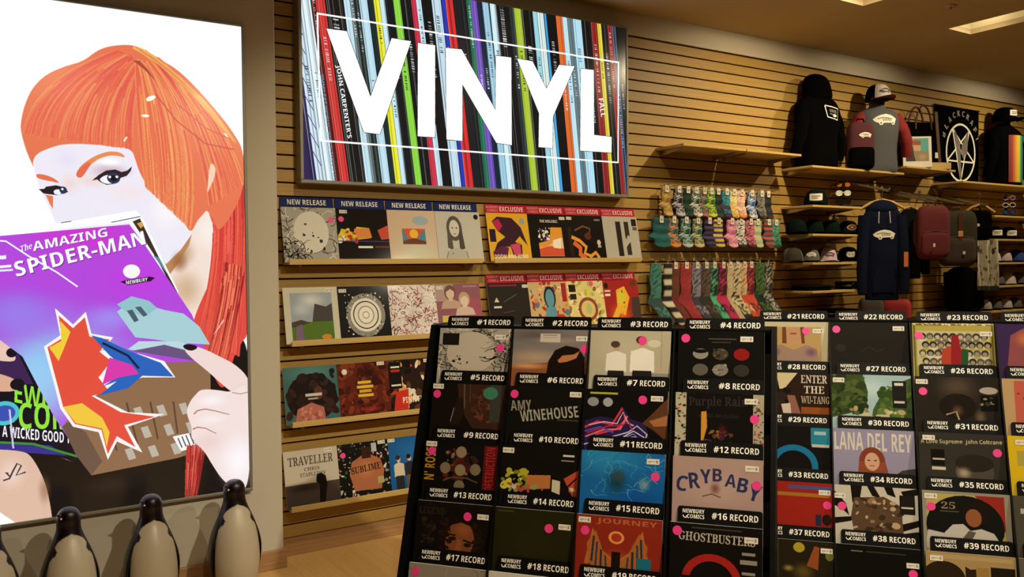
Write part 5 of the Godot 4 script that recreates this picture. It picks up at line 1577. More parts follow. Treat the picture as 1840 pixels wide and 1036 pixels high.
func penguin() -> Node3D:
	var t := thing("penguin_statue", "", "statue")
	var black := lin("0d0c0d")
	var white := lin("bcb098")
	var prof := [
		# y, half width, half depth, z offset
		[0.012, 0.060, 0.050, 0.0], [0.03, 0.082, 0.078, 0.0], [0.08, 0.101, 0.100, 0.005], [0.15, 0.110, 0.112, 0.01], [0.22, 0.111, 0.112, 0.01], [0.29, 0.105, 0.104, 0.008],
		[0.35, 0.094, 0.092, 0.004], [0.40, 0.078, 0.077, 0.0], [0.44, 0.062, 0.063, -0.003], [0.47, 0.053, 0.056, -0.004], [0.495, 0.051, 0.054, -0.004], [0.52, 0.051, 0.055, -0.002],
		[0.542, 0.047, 0.05, 0.0], [0.558, 0.038, 0.042, 0.0], [0.569, 0.024, 0.026, 0.0], [0.574, 0.004, 0.004, 0.0]]
	var rs := []
	var cols := []
	var m := 112
	var k := 132
	for i in k + 1:
		var f := float(i) / k * (prof.size() - 1)
		var a := int(minf(f, prof.size() - 2))
		var u := f - a
		var p0: Array = prof[maxi(a - 1, 0)]
		var p1: Array = prof[a]
		var p2: Array = prof[a + 1]
		var p3: Array = prof[mini(a + 2, prof.size() - 1)]
		var v := []
		for c in 4:
			v.append(cubic_interpolate(p1[c], p2[c], p0[c], p3[c], u))
		rs.append([Vector3(0, v[0], v[3]), maxf(v[1], 0.003), maxf(v[2], 0.003)])
		var row := []
		for j in m:
			var ang := TAU * j / m
			# 0 at the belly
			var d := absf(wrapf(ang - PI / 2, -PI, PI))
			var y: float = v[0]
			var lim := 1.34
			if y > 0.33:
				lim = lerpf(1.34, 0.84, smoothstep(0.33, 0.385, y))
			if y > 0.385:
				lim = lerpf(0.84, 1.02, smoothstep(0.385, 0.41, y))
			if y > 0.41:
				lim = lerpf(1.02, 0.0, pow(clampf((y - 0.41) / 0.05, 0, 1), 2.2))
			if y < 0.05:
				lim = lerpf(0.9, 1.34, y / 0.05)
			row.append(white if d < lim else black)
		cols.append(row)
	var b := Mesher.new()
	b.loft(rs, m, true, true, cols)
	part("body", b.mesh(), M.gloss, t)
	# flippers held close to the flanks
	for s in [-1.0, 1.0]:
		var fm := Mesher.new()
		var rows := []
		for i in 13:
			var f2 := i / 12.0
			var y := lerpf(0.392, 0.09, f2)
			var w := 0.034 * sin(PI * minf(0.16 + f2 * 0.84, 1.0)) + 0.006
			var x = s * (lerpf(0.071, 0.117, sin(minf(f2 * 1.7, 1.0) * PI * 0.5)) - 0.012 * maxf(0.0, f2 - 0.6))
			rows.append([Vector3(x, y, 0.0 - 0.02 * f2), 0.009 * (1.0 - 0.6 * f2) + 0.002, w + 0.008])
		fm.loft(rows, 16)
		part("flipper", fm.mesh(), M.gloss_black, t)
	# beak turned to one side and up, eyes
	var dir := Vector3(-0.75, 0.42, 0.5).normalized()
	var c0 := Vector3(0, 0.522, 0)
	part("beak", tmesh([c0 + dir * 0.03, c0 + dir * 0.055, c0 + dir * 0.078], [0.015, 0.009, 0.001], 10), M.beak, t)
	for e in [Vector3(-0.036, 0.532, 0.034), Vector3(-0.042, 0.534, -0.02)]:
		var em := Mesher.new()
		em.loft([[Vector3(0, -0.005, 0), 0.002, 0.002], [Vector3(0, -0.003, 0), 0.005, 0.005], [Vector3.ZERO, 0.006, 0.006], [Vector3(0, 0.003, 0), 0.005, 0.005], [Vector3(0, 0.005, 0), 0.002, 0.002]], 10)
		part("eye", em.mesh(), M.white, t, at(e))
	# tail and feet
	part("tail", tmesh([Vector3(0, 0.05, -0.085), Vector3(0, 0.025, -0.12), Vector3(0, 0.012, -0.145)], [0.03, 0.02, 0.004], 10), M.gloss_black, t)
	for s in [-1.0, 1.0]:
		var ft := Mesher.new()
		ft.t = at(Vector3(s * 0.045, 0, 0.07))
		ft.loft([[Vector3.ZERO, 0.036, 0.055], [Vector3(0, 0.012, -0.004), 0.034, 0.05], [Vector3(0, 0.024, -0.012), 0.02, 0.03]], 18)
		part("foot", ft.mesh(), M.gloss_black, t)
	return t


# ---------------------------------------------------------------- shelves on the slatted wall
func shelf(x0: float, x1: float, y: float, d: float, label: String, group: String) -> Node3D:
	var t := thing("wall_shelf", label, "shelf", Vector3((x0 + x1) * 0.5, y, 0.0), 0.0, group)
	var w := x1 - x0
	part("shelf_board", bmesh(Vector3(0, -0.009, d * 0.5), Vector3(w, 0.018, d), 0.0025), M.ledge, t)
	for s in [-1.0, 1.0]:
		var bm := Mesher.new()
		bm.slab(PackedVector2Array([Vector2(0.0, -0.019), Vector2(0.0, -0.06), Vector2(0.02, -0.055), Vector2(d * 0.8, -0.026), Vector2(d * 0.8, -0.019)]), -0.004, 0.004)
		part("bracket", bm.mesh(), M.steel, t, Transform3D(Basis(Vector3(0, 0, 1), Vector3(0, 1, 0), Vector3(-1, 0, 0)), Vector3(s * (w * 0.5 - 0.05), 0, 0)))
	return t


func build_shelves() -> void:
	shelf(4.185, 4.818, 2.455, 0.285, "empty wooden shelf above the socks, end nearer the glowing sign", "wall shelves")
	shelf(4.826, 5.437, 2.455, 0.285, "empty wooden shelf above the socks, end nearer the black hoodie", "wall shelves")
	shelf(5.543, 6.755, 2.375, 0.303, "long wooden shelf under the black hoodie and grey shirt", "wall shelves")
	shelf(6.80, 7.55, 2.44, 0.30, "wooden shelf under the black tote bag", "wall shelves")
	shelf(7.67, 9.3, 2.35, 0.30, "long wooden shelf under the striped hoodie", "wall shelves")
	var ys := [2.065, 1.838, 1.612, 1.386, 1.16]
	var what := ["carrying the spectacles", "carrying dark green caps", "carrying grey and white caps", "carrying flat folded hats", "lowest in the cap stack"]
	for i in 5:
		shelf(5.54, 6.165, ys[i], 0.31, "short wooden shelf beside the navy hoodie, " + what[i], "cap shelves")
	var ys2 := [2.045, 1.82, 1.594, 1.37]
	var what2 := ["carrying colourful goggles", "carrying black caps", "carrying white-fronted and blue caps", "carrying pale caps"]
	for i in 4:
		shelf(8.2, 9.3, ys2[i], 0.31, "wooden shelf under the striped hoodie shelf, " + what2[i], "cap shelves")


# ---------------------------------------------------------------- socks
func sock_mesh(w: float, h: float, foot: float, c: Array, pat: String, side: float) -> ArrayMesh:
	# hangs down from y = 0: a flattened leg, a heel and a foot that swings to one side
	var m := Mesher.new()
	var rs := []
	var cols := []
	var k := 34
	for i in k + 1:
		var f := float(i) / k
		var y := -h * f
		var bend := smoothstep(0.55, 1.0, f)
		var ww := w * 0.5 * (1.0 + 0.16 * sin(f * 9.0) * 0.3)
		var heel := exp(-pow((f - 0.62) / 0.07, 2.0)) * w * 0.22
		var tip := 1.0
		if f > 0.9:
			tip = sqrt(maxf(0.02, 1.0 - pow((f - 0.9) / 0.1, 2.0)))
		rs.append([Vector3(side * (bend * foot - heel * 0.6), y, 0.55 * foot * bend + 0.003 * sin(f * 20.0)), (ww + heel) * tip * (0.9 if f < 0.03 else 1.0), 0.009 * tip + 0.003, 2.6])
		var cc: Color = lin(c[0])
		match pat:
			"stripe":
				cc = lin(c[(i / 3) % (c.size() - 1)])
			"toe":
				cc = lin(c[1]) if f > 0.84 or absf(f - 0.62) < 0.07 else lin(c[0])
			"spot":
				cc = lin(c[0])
		var row := []
		for j in 20:
			var q := cc
			if pat == "spot" or pat == "toe":
				var z := fposmod(sin(i * 12.9898 + j * 78.233) * 43758.5453, 1.0)
				if z > 0.72:
					q = lin(c[c.size() - 1])
			row.append(q)
		if pat == "spot" and f > 0.86:
			row = [lin(c[1])]
			for j in 19:
				row.append(lin(c[1]))
		cols.append(row)
	m.loft(rs, 20, true, true, cols)
	return m.mesh()


func build_socks() -> void:
	# rails of hooks on the wall
	var rails := [[4.20, 5.42, 2.185, "top rail of sock hooks"], [4.14, 5.50, 1.965, "middle rail of sock hooks"], [4.10, 5.44, 1.645, "lower rail of sock hooks"]]
	for r in rails:
		var t := thing("sock_rail", "thin metal " + r[3] + " on the slatted wall", "rail", Vector3(r[0], r[2], 0.0), 0.0, "sock rails")
		part("bar", tmesh([Vector3(0, 0, 0.03), Vector3(r[1] - r[0], 0, 0.03)], 0.004), M.steel, t)
		for k in 13:
			var x: float = (r[1] - r[0]) * (k + 0.3) / 13.0
			part("hook", tmesh([Vector3(x, 0, 0.0), Vector3(x, 0, 0.11), Vector3(x, 0.012, 0.118)], 0.0028, 6), M.steel, t)
	var top := [
		[4.215, "8a6a3a", "c8a45a", "spot", "tan"], [4.331, "121216", "b8b4c0", "spot", "black with a pale print"], [4.425, "0f2a1e", "163a28", "toe", "dark green"], [4.505, "14482e", "d8d0c8", "spot", "green with white spots"],
		[4.594, "1a5a3c", "b06a70", "spot", "green with rose spots"], [4.661, "2a6a34", "c8d03a", "spot", "green and lime"], [4.738, "14202c", "2a3c34", "toe", "navy"], [4.822, "3a9aa8", "3c2a4c", "toe", "turquoise with a dark toe"],
		[4.908, "e8e4b0", "d8a83a", "toe", "cream and yellow"], [4.985, "e8d0c0", "e08a5a", "spot", "peach"], [5.108, "2a62b0", "d8d4cc", "spot", "bright blue with white spots"], [5.211, "8a867e", "2a282a", "spot", "grey patterned"], [5.293, "161618", "2a2a2c", "toe", "plain black"]]
	for k in top.size():
		var a: Array = top[k]
		sock(a[0], 2.185, 0.088, 0.21, 0.02, [a[1], a[2]], a[3], 1.0, "folded %s socks on the top sock rail" % a[4], k, true)
	var mid := [
		[4.155, "12484e", "1a5a5c", "toe", "dark teal"], [4.284, "1a5c66", "d8843a", "spot", "teal and orange"], [4.401, "124a46", "a8c0bc", "spot", "teal with pale flecks"], [4.525, "1c5a5c", "c8b87a", "spot", "teal with sand flecks"],
		[4.639, "15131c", "4a3a6a", "stripe", "black and violet striped"], [4.742, "d2c02c", "54308a", "stripe", "yellow and purple striped"], [4.878, "c86a94", "e8a8c0", "spot", "pink"], [4.985, "e4e0d8", "22262a", "spot", "white with black patches"],
		[5.086, "d8788c", "4a2028", "spot", "rose"], [5.171, "9cc8bc", "c8b060", "stripe", "pale mint"], [5.293, "3a4a38", "b84a5c", "stripe", "olive and pink striped"], [5.385, "58a888", "24543c", "spot", "mint green"]]
	for k in mid.size():
		var a: Array = mid[k]
		sock(a[0], 1.963, 0.098 if k > 0 else 0.15, 0.215, 0.02, [a[1], a[2], a[1]] if a[3] == "stripe" else [a[1], a[2]], a[3], 1.0, "folded %s socks on the middle sock rail" % a[4], k + 13, true)
	var low := [
		[4.113, 0.10, "3f7f74", "2c4444", "toe", "teal"], [4.224, 0.07, "1b1b1d", "c9c4a8", "stripe", "black and cream checked"], [4.299, 0.08, "5c3c2a", "6e1f22", "toe", "brown"], [4.401, 0.10, "a03432", "8c2a30", "toe", "red"],
		[4.516, 0.09, "8a8498", "3a3640", "toe", "lilac grey"], [4.605, 0.09, "5e4c44", "2e2722", "toe", "dusty brown"], [4.696, 0.08, "22222c", "4ab080", "toe", "black with a green toe"], [4.784, 0.09, "3c1626", "b8285a", "toe", "maroon with a pink toe"],
		[4.864, 0.09, "cdbf98", "b8a880", "toe", "plain cream"], [4.937, 0.09, "d6c8a2", "2b261f", "spot", "cream dotted"], [5.020, 0.09, "cfc49c", "c4502a", "toe", "cream with an orange toe"], [5.090, 0.08, "5a1a34", "c84a38", "toe", "plum"],
		[5.206, 0.10, "4a7038", "1c3024", "toe", "leaf green"], [5.297, 0.08, "33363a", "b4b0a8", "spot", "charcoal and white"]]
	for k in low.size():
		var a: Array = low[k]
		var x: float = a[0]
		sock(x, 1.63, a[1] * 1.08, 0.45, 0.09, [a[2], a[3], a[2]] if a[4] == "stripe" else [a[2], a[3]], a[4], 1.0, "long %s sock on the lower sock rail" % a[5], k + 26, k > 1 and k < 12)


func sock(x: float, y: float, w: float, h: float, foot: float, c: Array, pat: String, side: float, label: String, k: int, tagged: bool) -> void:
	var z := 0.07 + 0.006 * (k % 2)
	var t := thing("sock_pair", label, "socks", Vector3(x, y, z), 0.0, "socks on the wall rails")
	part("sock", sock_mesh(w, h, foot, c, pat, side), M.cloth, t, at(Vector3(0, -0.018, 0)))
	part("loop", tmesh([Vector3(0, 0.006, 0.0), Vector3(0.006, 0.0, 0.0), Vector3(0.0, -0.02, 0.0)], 0.002, 6), M.white, t)
	if tagged:
		part("card_tag", bmesh(Vector3(0, -0.03, 0.0155), Vector3(0.036, 0.05, 0.002), 0.0008), M.white, t)
		part("tag_mark", bmesh(Vector3(0, -0.032, 0.0167), Vector3(0.016, 0.012, 0.0006)), M.tagmark, t)


# ---------------------------------------------------------------- goods on the upper shelves
func torso_rings(h: float, k := 1.0) -> Array:
	return [[Vector3(0, 0, 0), 0.165 * k, 0.105 * k, 2.4], [Vector3(0, 0.04, 0), 0.175 * k, 0.115 * k, 2.4], [Vector3(0, 0.2 * h / 0.6, 0.0), 0.165 * k, 0.112 * k, 2.3], [Vector3(0, 0.36 * h / 0.6, 0.0), 0.18 * k, 0.122 * k, 2.3], [Vector3(0, 0.46 * h / 0.6, 0), 0.19 * k, 0.118 * k, 2.3], [Vector3(0, 0.53 * h / 0.6, -0.005), 0.18 * k, 0.1 * k, 2.2], [Vector3(0, 0.57 * h / 0.6, -0.01), 0.135 * k, 0.08 * k, 2.1], [Vector3(0, 0.595 * h / 0.6, -0.01), 0.075 * k, 0.065 * k, 2.0], [Vector3(0, 0.62 * h / 0.6, -0.01), 0.06, 0.058, 2.0]]


func smooth_rings(r: Array, n: int) -> Array:
	var out := []
	for i in n + 1:
		var f := float(i) / n * (r.size() - 1)
		var a := int(minf(f, r.size() - 2))
		var u := f - a
		var p0: Array = r[maxi(a - 1, 0)]
		var p1: Array = r[a]
		var p2: Array = r[a + 1]
		var p3: Array = r[mini(a + 2, r.size() - 1)]
		var v := []
		for c in range(1, 4):
			v.append(cubic_interpolate(p1[c], p2[c], p0[c], p3[c], u))
		out.append([p1[0].cubic_interpolate(p2[0], p0[0], p3[0], u), v[0], v[1], v[2]])
	return out


func sleeve_tube(s: float, h: float, spread := 0.075, low := 0.08) -> ArrayMesh:
	var m := Mesher.new()
	var p := []
	var r := []
	for i in 11:
		var f := i / 10.0
		p.append(Vector3(s * (0.15 + spread * sin(f * PI * 0.5) + 0.02 * f), lerpf(0.52 * h / 0.6, low, f), 0.0 + 0.035 * sin(f * PI)))
		r.append(lerpf(0.062, 0.042, f) * (1.0 + 0.06 * sin(f * 23.0)) if i > 0 else 0.05)
	m.tube(p, r, 14)
	return m.mesh()


func hood_mesh(h: float, k := 1.0) -> ArrayMesh:
	# a hood with its opening to the front: rings tilt forward round the rim
	var m := Mesher.new()
	m.loft(smooth_rings([[Vector3(0, h - 0.06, 0.0), 0.11 * k, 0.09 * k, 2.0], [Vector3(0, h - 0.02, 0.005), 0.125 * k, 0.11 * k, 2.0], [Vector3(0, h + 0.04, 0.0), 0.118 * k, 0.108 * k, 2.0], [Vector3(0, h + 0.1, -0.01), 0.108 * k, 0.1 * k, 2.0], [Vector3(0, h + 0.14, -0.02), 0.085 * k, 0.08 * k, 2.0], [Vector3(0, h + 0.165, -0.03), 0.045 * k, 0.045 * k, 2.0], [Vector3(0, h + 0.172, -0.03), 0.006, 0.006, 2.0]], 22), 24)
	return m.mesh()


func cap_parts(t: Node3D, o: Vector3, turn: float, crown: Material, front: Material, brim: Material, logo = null, k := 1.0) -> void:
	var b := Transform3D(Basis(Vector3.UP, turn), o)
	var m := Mesher.new()
	var rs := []
	for i in 12:
		var f := i / 11.0
		var c := cos(f * PI * 0.5)
		rs.append([Vector3(0, 0.115 * k * sin(f * PI * 0.5), -0.006 * f), maxf(0.083 * k * pow(c, 0.62), 0.003), maxf(0.096 * k * pow(c, 0.62), 0.003), 2.0])
	m.loft(rs, 28)
	part("crown", m.mesh(), crown, t, b)
	# raised front panel
	var fm := Mesher.new()
	var rows := []
	for i in 9:
		var f := i / 8.0 * 0.78
		var c2 := pow(cos(f * PI * 0.5), 0.62)
		var row := PackedVector3Array()
		for j in 13:
			var a := lerpf(-0.85, 0.85, j / 12.0)
			row.append(Vector3(sin(a) * 0.0845 * k * c2, 0.1155 * k * sin(f * PI * 0.5), cos(a) * 0.0985 * k * c2 - 0.006 * f))
		rows.append(row)
	fm.grid(rows)
	var fp := part("front_panel", fm.mesh(), front, t, b)
	var bm := Mesher.new()
	var top := []
	for i in 5:
		var row2 := PackedVector3Array()
		for j in 15:
			var a2 := lerpf(-1.15, 1.15, j / 14.0)
			var rr := 1.0 + 0.72 * k * (i / 4.0) * maxf(0.12, cos(a2 * 1.05))
			row2.append(Vector3(sin(a2) * 0.084 * k * (1.0 + 0.1 * i / 4.0), 0.006 - 0.012 * pow(a2, 2.0) * i / 4.0 + 0.004, cos(a2) * 0.097 * k * rr))
		top.append(row2)
	bm.grid(top)
	var under := []
	for r in top:
		var row3 := PackedVector3Array()
		for p in r:
			row3.append(p - Vector3(0, 0.004, 0))
		under.append(row3)
	under.reverse()
	bm.grid(under)
	part("brim", bm.mesh(), brim, t, b)
	part("button", disc(0.008, 0.006, 10), crown, t, b * Transform3D(Basis(Vector3.RIGHT, -PI / 2), Vector3(0, 0.112 * k, -0.006)))
	if logo != null:
		part("front_emblem", decal_on(0.085 * k, 0.05 * k, 0.078 * k, 0.09 * k, 0.0, logo, 0.0, 0.006), M.printed, fp, at(Vector3(0, 0.03 * k, 0)))


func cap(px: float, y: float, z: float, turn: float, crown: Material, front: Material, brim: Material, label: String, logo = null, k := 1.0) -> void:
	var t := thing("baseball_cap", label, "cap", Vector3(px, y + 0.007, z), 0.0, "caps on the shelves")
	cap_parts(t, Vector3.ZERO, turn, crown, front, brim, logo, k)


func backpack_parts(t: Node3D, w: float, h: float, d: float, upper: Material, lower: Material, trim: Material) -> void:
	var m := Mesher.new()
	m.pillow(w, h, d, 3.6)
	part("main_compartment", m.mesh(), upper, t)
	var p := Mesher.new()
	p.pillow(w * 0.84, h * 0.46, d * 0.5, 3.6)
	part("front_pocket", p.mesh(), lower, t, at(Vector3(0, h * 0.05, d * 0.38)))
	part("zipper", tmesh([Vector3(-w * 0.36, h * 0.5, d * 0.5), Vector3(0, h * 0.53, d * 0.53), Vector3(w * 0.36, h * 0.5, d * 0.5)], 0.004, 6), trim, t)
	part("grab_handle", tmesh([Vector3(-0.035, h * 0.985, -d * 0.15), Vector3(-0.025, h + 0.03, -d * 0.15), Vector3(0.025, h + 0.03, -d * 0.15), Vector3(0.035, h * 0.985, -d * 0.15)], 0.007, 8), trim, t)
	for s in [-1.0, 1.0]:
		part("shoulder_strap", tmesh([Vector3(s * w * 0.18, h * 0.95, -d * 0.4), Vector3(s * w * 0.42, h * 0.7, -d * 0.62), Vector3(s * w * 0.44, h * 0.35, -d * 0.6), Vector3(s * w * 0.36, h * 0.08, -d * 0.35)], [0.016, 0.02, 0.018, 0.01], 8), trim, t)


func build_display_tops() -> void:
	M.red_cloth = mat("7a1718", 0.9)
	M.grey_cloth = mat("4a4a4e", 0.9)
	M.maroon_cloth = mat("4a1820", 0.9)
	M.navy_cloth = mat("151a2c", 1.0, 0.0, 0.1)
	M.olive_cloth = mat("3c382e", 1.0, 0.0, 0.1)
	M.charcoal = mat("101212", 1.0, 0.0, 0.1)
	M.brown_leather = mat("4a2614", 0.5)
	M.cap_white = mat("b9aca6", 0.85)
	M.cap_grey = mat("58544f", 0.9)
	M.cap_green = mat("0e1812", 1.0, 0.0, 0.1)
	M.cap_pink = mat("b8a2a6", 0.85)
	M.cap_blue = mat("1c3a7a", 0.9)
	M.wood_hanger = mat("b58a4a", 0.5)
	M.form = mat("2a2622", 0.7)
	M.maroon2 = mat("5c1a1e", 0.9)
	M.olive2 = mat("3c2f26", 0.9)
	M.red_bag = mat("a82a2a", 0.8)
	# black hooded top on a form
	var a := thing("black_hoodie", "black hooded top with an outlined chest patch on the long shelf", "hoodie", Vector3(5.80, 2.375, 0.145), -0.05)
	var m := Mesher.new()
	m.loft(smooth_rings(torso_rings(0.6, 1.1), 30), 30)
	part("body", m.mesh(), M.black_cloth, a)
	for s in [-1.0, 1.0]:
		part("sleeve", sleeve_tube(s, 0.6, 0.085), M.black_cloth, a)
	part("hood", hood_mesh(0.6), M.black_cloth, a)
	part("chest_patch", decal_on(0.2, 0.15, 0.208, 0.134, 0.0, cell(0, 210, 256, 200), 0.02, 0.006), M.printed, a, at(Vector3(0, 0.36, 0)))
	# grey shirt with red sleeves and a cap on top
	var b := thing("raglan_shirt", "grey shirt with red sleeves and a winged white emblem on a form", "shirt", Vector3(6.54, 2.375, 0.19), -0.42)
	var m2 := Mesher.new()
	m2.loft(smooth_rings(torso_rings(0.56, 0.98), 30), 30)
	part("body", m2.mesh(), M.grey_cloth, b)
	for s in [-1.0, 1.0]:
		part("sleeve", sleeve_tube(s, 0.56, 0.1, 0.14), M.red_cloth, b)
	part("chest_emblem", decal_on(0.23, 0.125, 0.184, 0.119, 0.0, cell(0, 0, 256, 180), 0.0, 0.005), M.printed, b, at(Vector3(0, 0.375, 0)))
	var hd := Mesher.new()
	hd.loft([[Vector3(0, 0.56, -0.01), 0.058, 0.056], [Vector3(0, 0.6, -0.008), 0.062, 0.066], [Vector3(0, 0.66, -0.004), 0.066, 0.076], [Vector3(0, 0.7, -0.004), 0.05, 0.06]], 20)
	part("head_form", hd.mesh(), M.form, b)
	var tc := thing("baseball_cap", "white-fronted cap with a red brim on the grey shirt's form", "cap", Vector3(6.54, 2.375 + 0.615, 0.195), 0.0, "caps on the shelves")
	cap_parts(tc, Vector3.ZERO, -0.42, M.black_cloth, M.cap_white, M.red_cloth, cell(768, 0, 256, 180), 1.2)
	# maroon and black backpack leaning before the shirt
	var c := thing("backpack", "maroon and black backpack with a winged emblem before the grey shirt", "backpack", Vector3(6.21, 2.375, 0.255), -0.62, "backpacks")
	var pm := Mesher.new()
	pm.pillow(0.215, 0.39, 0.12, 3.6)
	part("main_compartment", pm.mesh(), M.maroon_cloth, c)
	var pl := Mesher.new()
	pl.pillow(0.21, 0.19, 0.11, 3.6)
	part("front_pocket", pl.mesh(), M.black_cloth, c, at(Vector3(0, 0.002, 0.02)))
	part("grab_handle", tmesh([Vector3(-0.035, 0.38, 0), Vector3(-0.025, 0.42, 0), Vector3(0.025, 0.42, 0), Vector3(0.035, 0.38, 0)], 0.007, 8), M.black_cloth, c)
	part("emblem", decal_on(0.11, 0.065, 0.5, 0.057, 0.0, cell(256, 0, 256, 180), 0.02, 0.006), M.printed, c, at(Vector3(0, 0.25, 0)))
	# tote bag with leather handles
	var t := thing("tote_bag", "black tote bag with brown leather handles on the small shelf", "bag", Vector3(7.26, 2.44, 0.13), -0.25)
	var tm := Mesher.new()
	tm.loft(smooth_rings([[Vector3(0, 0, 0), 0.17, 0.06, 4.0], [Vector3(0, 0.05, 0), 0.19, 0.075, 4.0], [Vector3(0, 0.25, 0), 0.2, 0.07, 4.0], [Vector3(0, 0.40, 0), 0.2, 0.045, 4.0], [Vector3(0, 0.43, 0), 0.2, 0.03, 4.0]], 20), 32)
	part("body", tm.mesh(), M.black_cloth, t)
	for s in [-1.0, 1.0]:
		var hp := []
		for i in 13:
			var an := PI * i / 12.0
			hp.append(Vector3(-0.09 * cos(an), 0.36 + 0.22 * sin(an), s * 0.045))
		part("handle", tmesh(hp, 0.009, 8), M.brown_leather, t)
	part("side_strap", bmesh(Vector3(0.16, 0.26, 0.076), Vector3(0.035, 0.5, 0.008), 0.002), M.brown_leather, t, Transform3D(Basis(Vector3.BACK, 0.1), Vector3.ZERO))
	part("cloth_tag", bmesh(Vector3(0.12, 0.13, 0.078), Vector3(0.04, 0.05, 0.003)), M.white, t)
	# small picture with a white margin
	var p := thing("framed_picture", "small square picture with a white margin propped before the tote bag", "picture", Vector3(7.03, 2.44, 0.255), -0.62)
	part("backing", bmesh(Vector3(0, 0.14, -0.004), Vector3(0.25, 0.275, 0.008), 0.001), M.white, p, at(Vector3.ZERO, Basis(Vector3.RIGHT, -0.08)))
	var pq := Mesher.new()
	pq.quad(Vector3(-0.124, 0.004, 0.001), Vector3(-0.124, 0.276, 0.001), Vector3(0.124, 0.276, 0.001), Vector3(0.124, 0.004, 0.001), cell(671, 211, 248, 298))
	part("print", pq.mesh(), M.printed, p, at(Vector3.ZERO, Basis(Vector3.RIGHT, -0.08)))
	var tray := thing("card_stand", "pale wooden block beside the small picture", "stand", Vector3(7.36, 2.44, 0.26), -0.4)
	part("block", bmesh(Vector3(0, 0.03, 0), Vector3(0.2, 0.06, 0.05), 0.004), M.ledge, tray)
	# black banner with a star in a ring
	var f := thing("star_banner", "black cloth banner with a white five-pointed star in a ring", "banner", Vector3(8.06, 2.37, 0.02))
	var cm := Mesher.new()
	var rows := []
	for i in 2:
		var row := PackedVector3Array()
		for j in 25:
			row.append(Vector3(-0.375 + 0.75 * j / 24.0, 0.72 * i, 0.008 * sin(j * 0.9)))
		rows.append(row)
	cm.grid(rows)
	var rows2 := []
	for r in rows:
		var row2 := PackedVector3Array()
		for q in r:
			row2.append(q - Vector3(0, 0, 0.005))
		rows2.append(row2)
	rows2.reverse()
	cm.grid(rows2)
	part("cloth", cm.mesh(), M.black_cloth, f)
	part("star_emblem", decal_on(0.62, 0.7, 40.0, 0.0, 0.0, cell(262, 212, 396, 496), 0.05, 0.0095), M.printed, f, at(Vector3(0, 0.0, 0)))
	part("hanging_rod", tmesh([Vector3(-0.39, 0.725, 0), Vector3(0.39, 0.725, 0)], 0.007), M.black, f)
	# black hooded top with upright stripes and a knitted hat
	var r := thing("striped_hoodie", "black hooded top with upright rainbow stripes at the far end", "hoodie", Vector3(8.66, 2.35, 0.15), -0.12)
	var rm := Mesher.new()
	rm.loft(smooth_rings(torso_rings(0.6, 1.12), 30), 30)
	part("body", rm.mesh(), M.black_cloth, r)
	for s in [-1.0, 1.0]:
		part("sleeve", sleeve_tube(s, 0.6, 0.085), M.black_cloth, r)
	part("stripe_print", decal_on(0.25, 0.46, 0.21, 0.138, 0.0, cell(1, 761, 238, 248), 0.02, 0.004), M.printed, r, at(Vector3(0, 0.03, 0)))
	var nk := Mesher.new()
	nk.loft([[Vector3(0, 0.6, -0.01), 0.058, 0.056], [Vector3(0, 0.64, -0.008), 0.066, 0.07], [Vector3(0, 0.7, -0.004), 0.07, 0.08], [Vector3(0, 0.74, -0.004), 0.05, 0.06]], 20)
	part("head_form", nk.mesh(), M.form, r)
	var kc := thing("baseball_cap", "black cap with a white patch on the striped hoodie's form", "cap", Vector3(8.66, 2.35 + 0.645, 0.155), 0.0, "caps on the shelves")
	cap_parts(kc, Vector3.ZERO, -0.15, M.black_cloth, M.black_cloth, M.black_cloth, cell(20, 580, 100, 60), 1.2)


# ---------------------------------------------------------------- caps and spectacles on the short shelves
func spectacles(t: Node3D, o: Vector3, turn: float, fr: Material, ls: Material) -> void:
	var b := Transform3D(Basis(Vector3.UP, turn), o)
	for s in [-1.0, 1.0]:
		var p := []
		for i in 17:
			p.append(Vector3(s * 0.034 + cos(TAU * i / 16) * 0.027, sin(TAU * i / 16) * 0.021, 0))
		part("rim", tmesh(p, 0.0035, 6), fr, t, b)
		part("lens", disc(0.022, 0.0015, 16), ls, t, b * at(Vector3(s * 0.034, 0, 0)))
		part("temple", tmesh([Vector3(s * 0.062, 0.004, 0), Vector3(s * 0.066, 0.004, -0.1), Vector3(s * 0.064, -0.015, -0.125)], 0.0025, 6), fr, t, b)
	part("bridge", tmesh([Vector3(-0.008, 0.004, 0), Vector3(0, 0.008, 0.002), Vector3(0.008, 0.004, 0)], 0.003, 6), fr, t, b)


func glasses_stand(x: float, y: float, z: float, sets: Array, label: String, lab: Array) -> void:
	var t := thing("spectacle_stand", label, "stand", Vector3(x, y, z), -0.6)
	part("base", bmesh(Vector3(0, 0.006, -0.02), Vector3(0.12, 0.012, 0.1), 0.003), M.black, t)
	part("upright", bmesh(Vector3(0, 0.115, -0.05), Vector3(0.02, 0.22, 0.008), 0.002), M.black, t)
	for k in sets.size():
		part("rest", tmesh([Vector3(0, 0.045 + 0.07 * k, -0.05), Vector3(0, 0.045 + 0.07 * k, 0.0)], 0.003, 6), M.black, t)
		var g := thing("spectacles", lab[k], "glasses", Vector3(x, y, z), -0.6, "spectacles on stands")
		spectacles(g, Vector3(0, 0.047 + 0.07 * k, 0.006), 0.0, sets[k][0], sets[k][1])


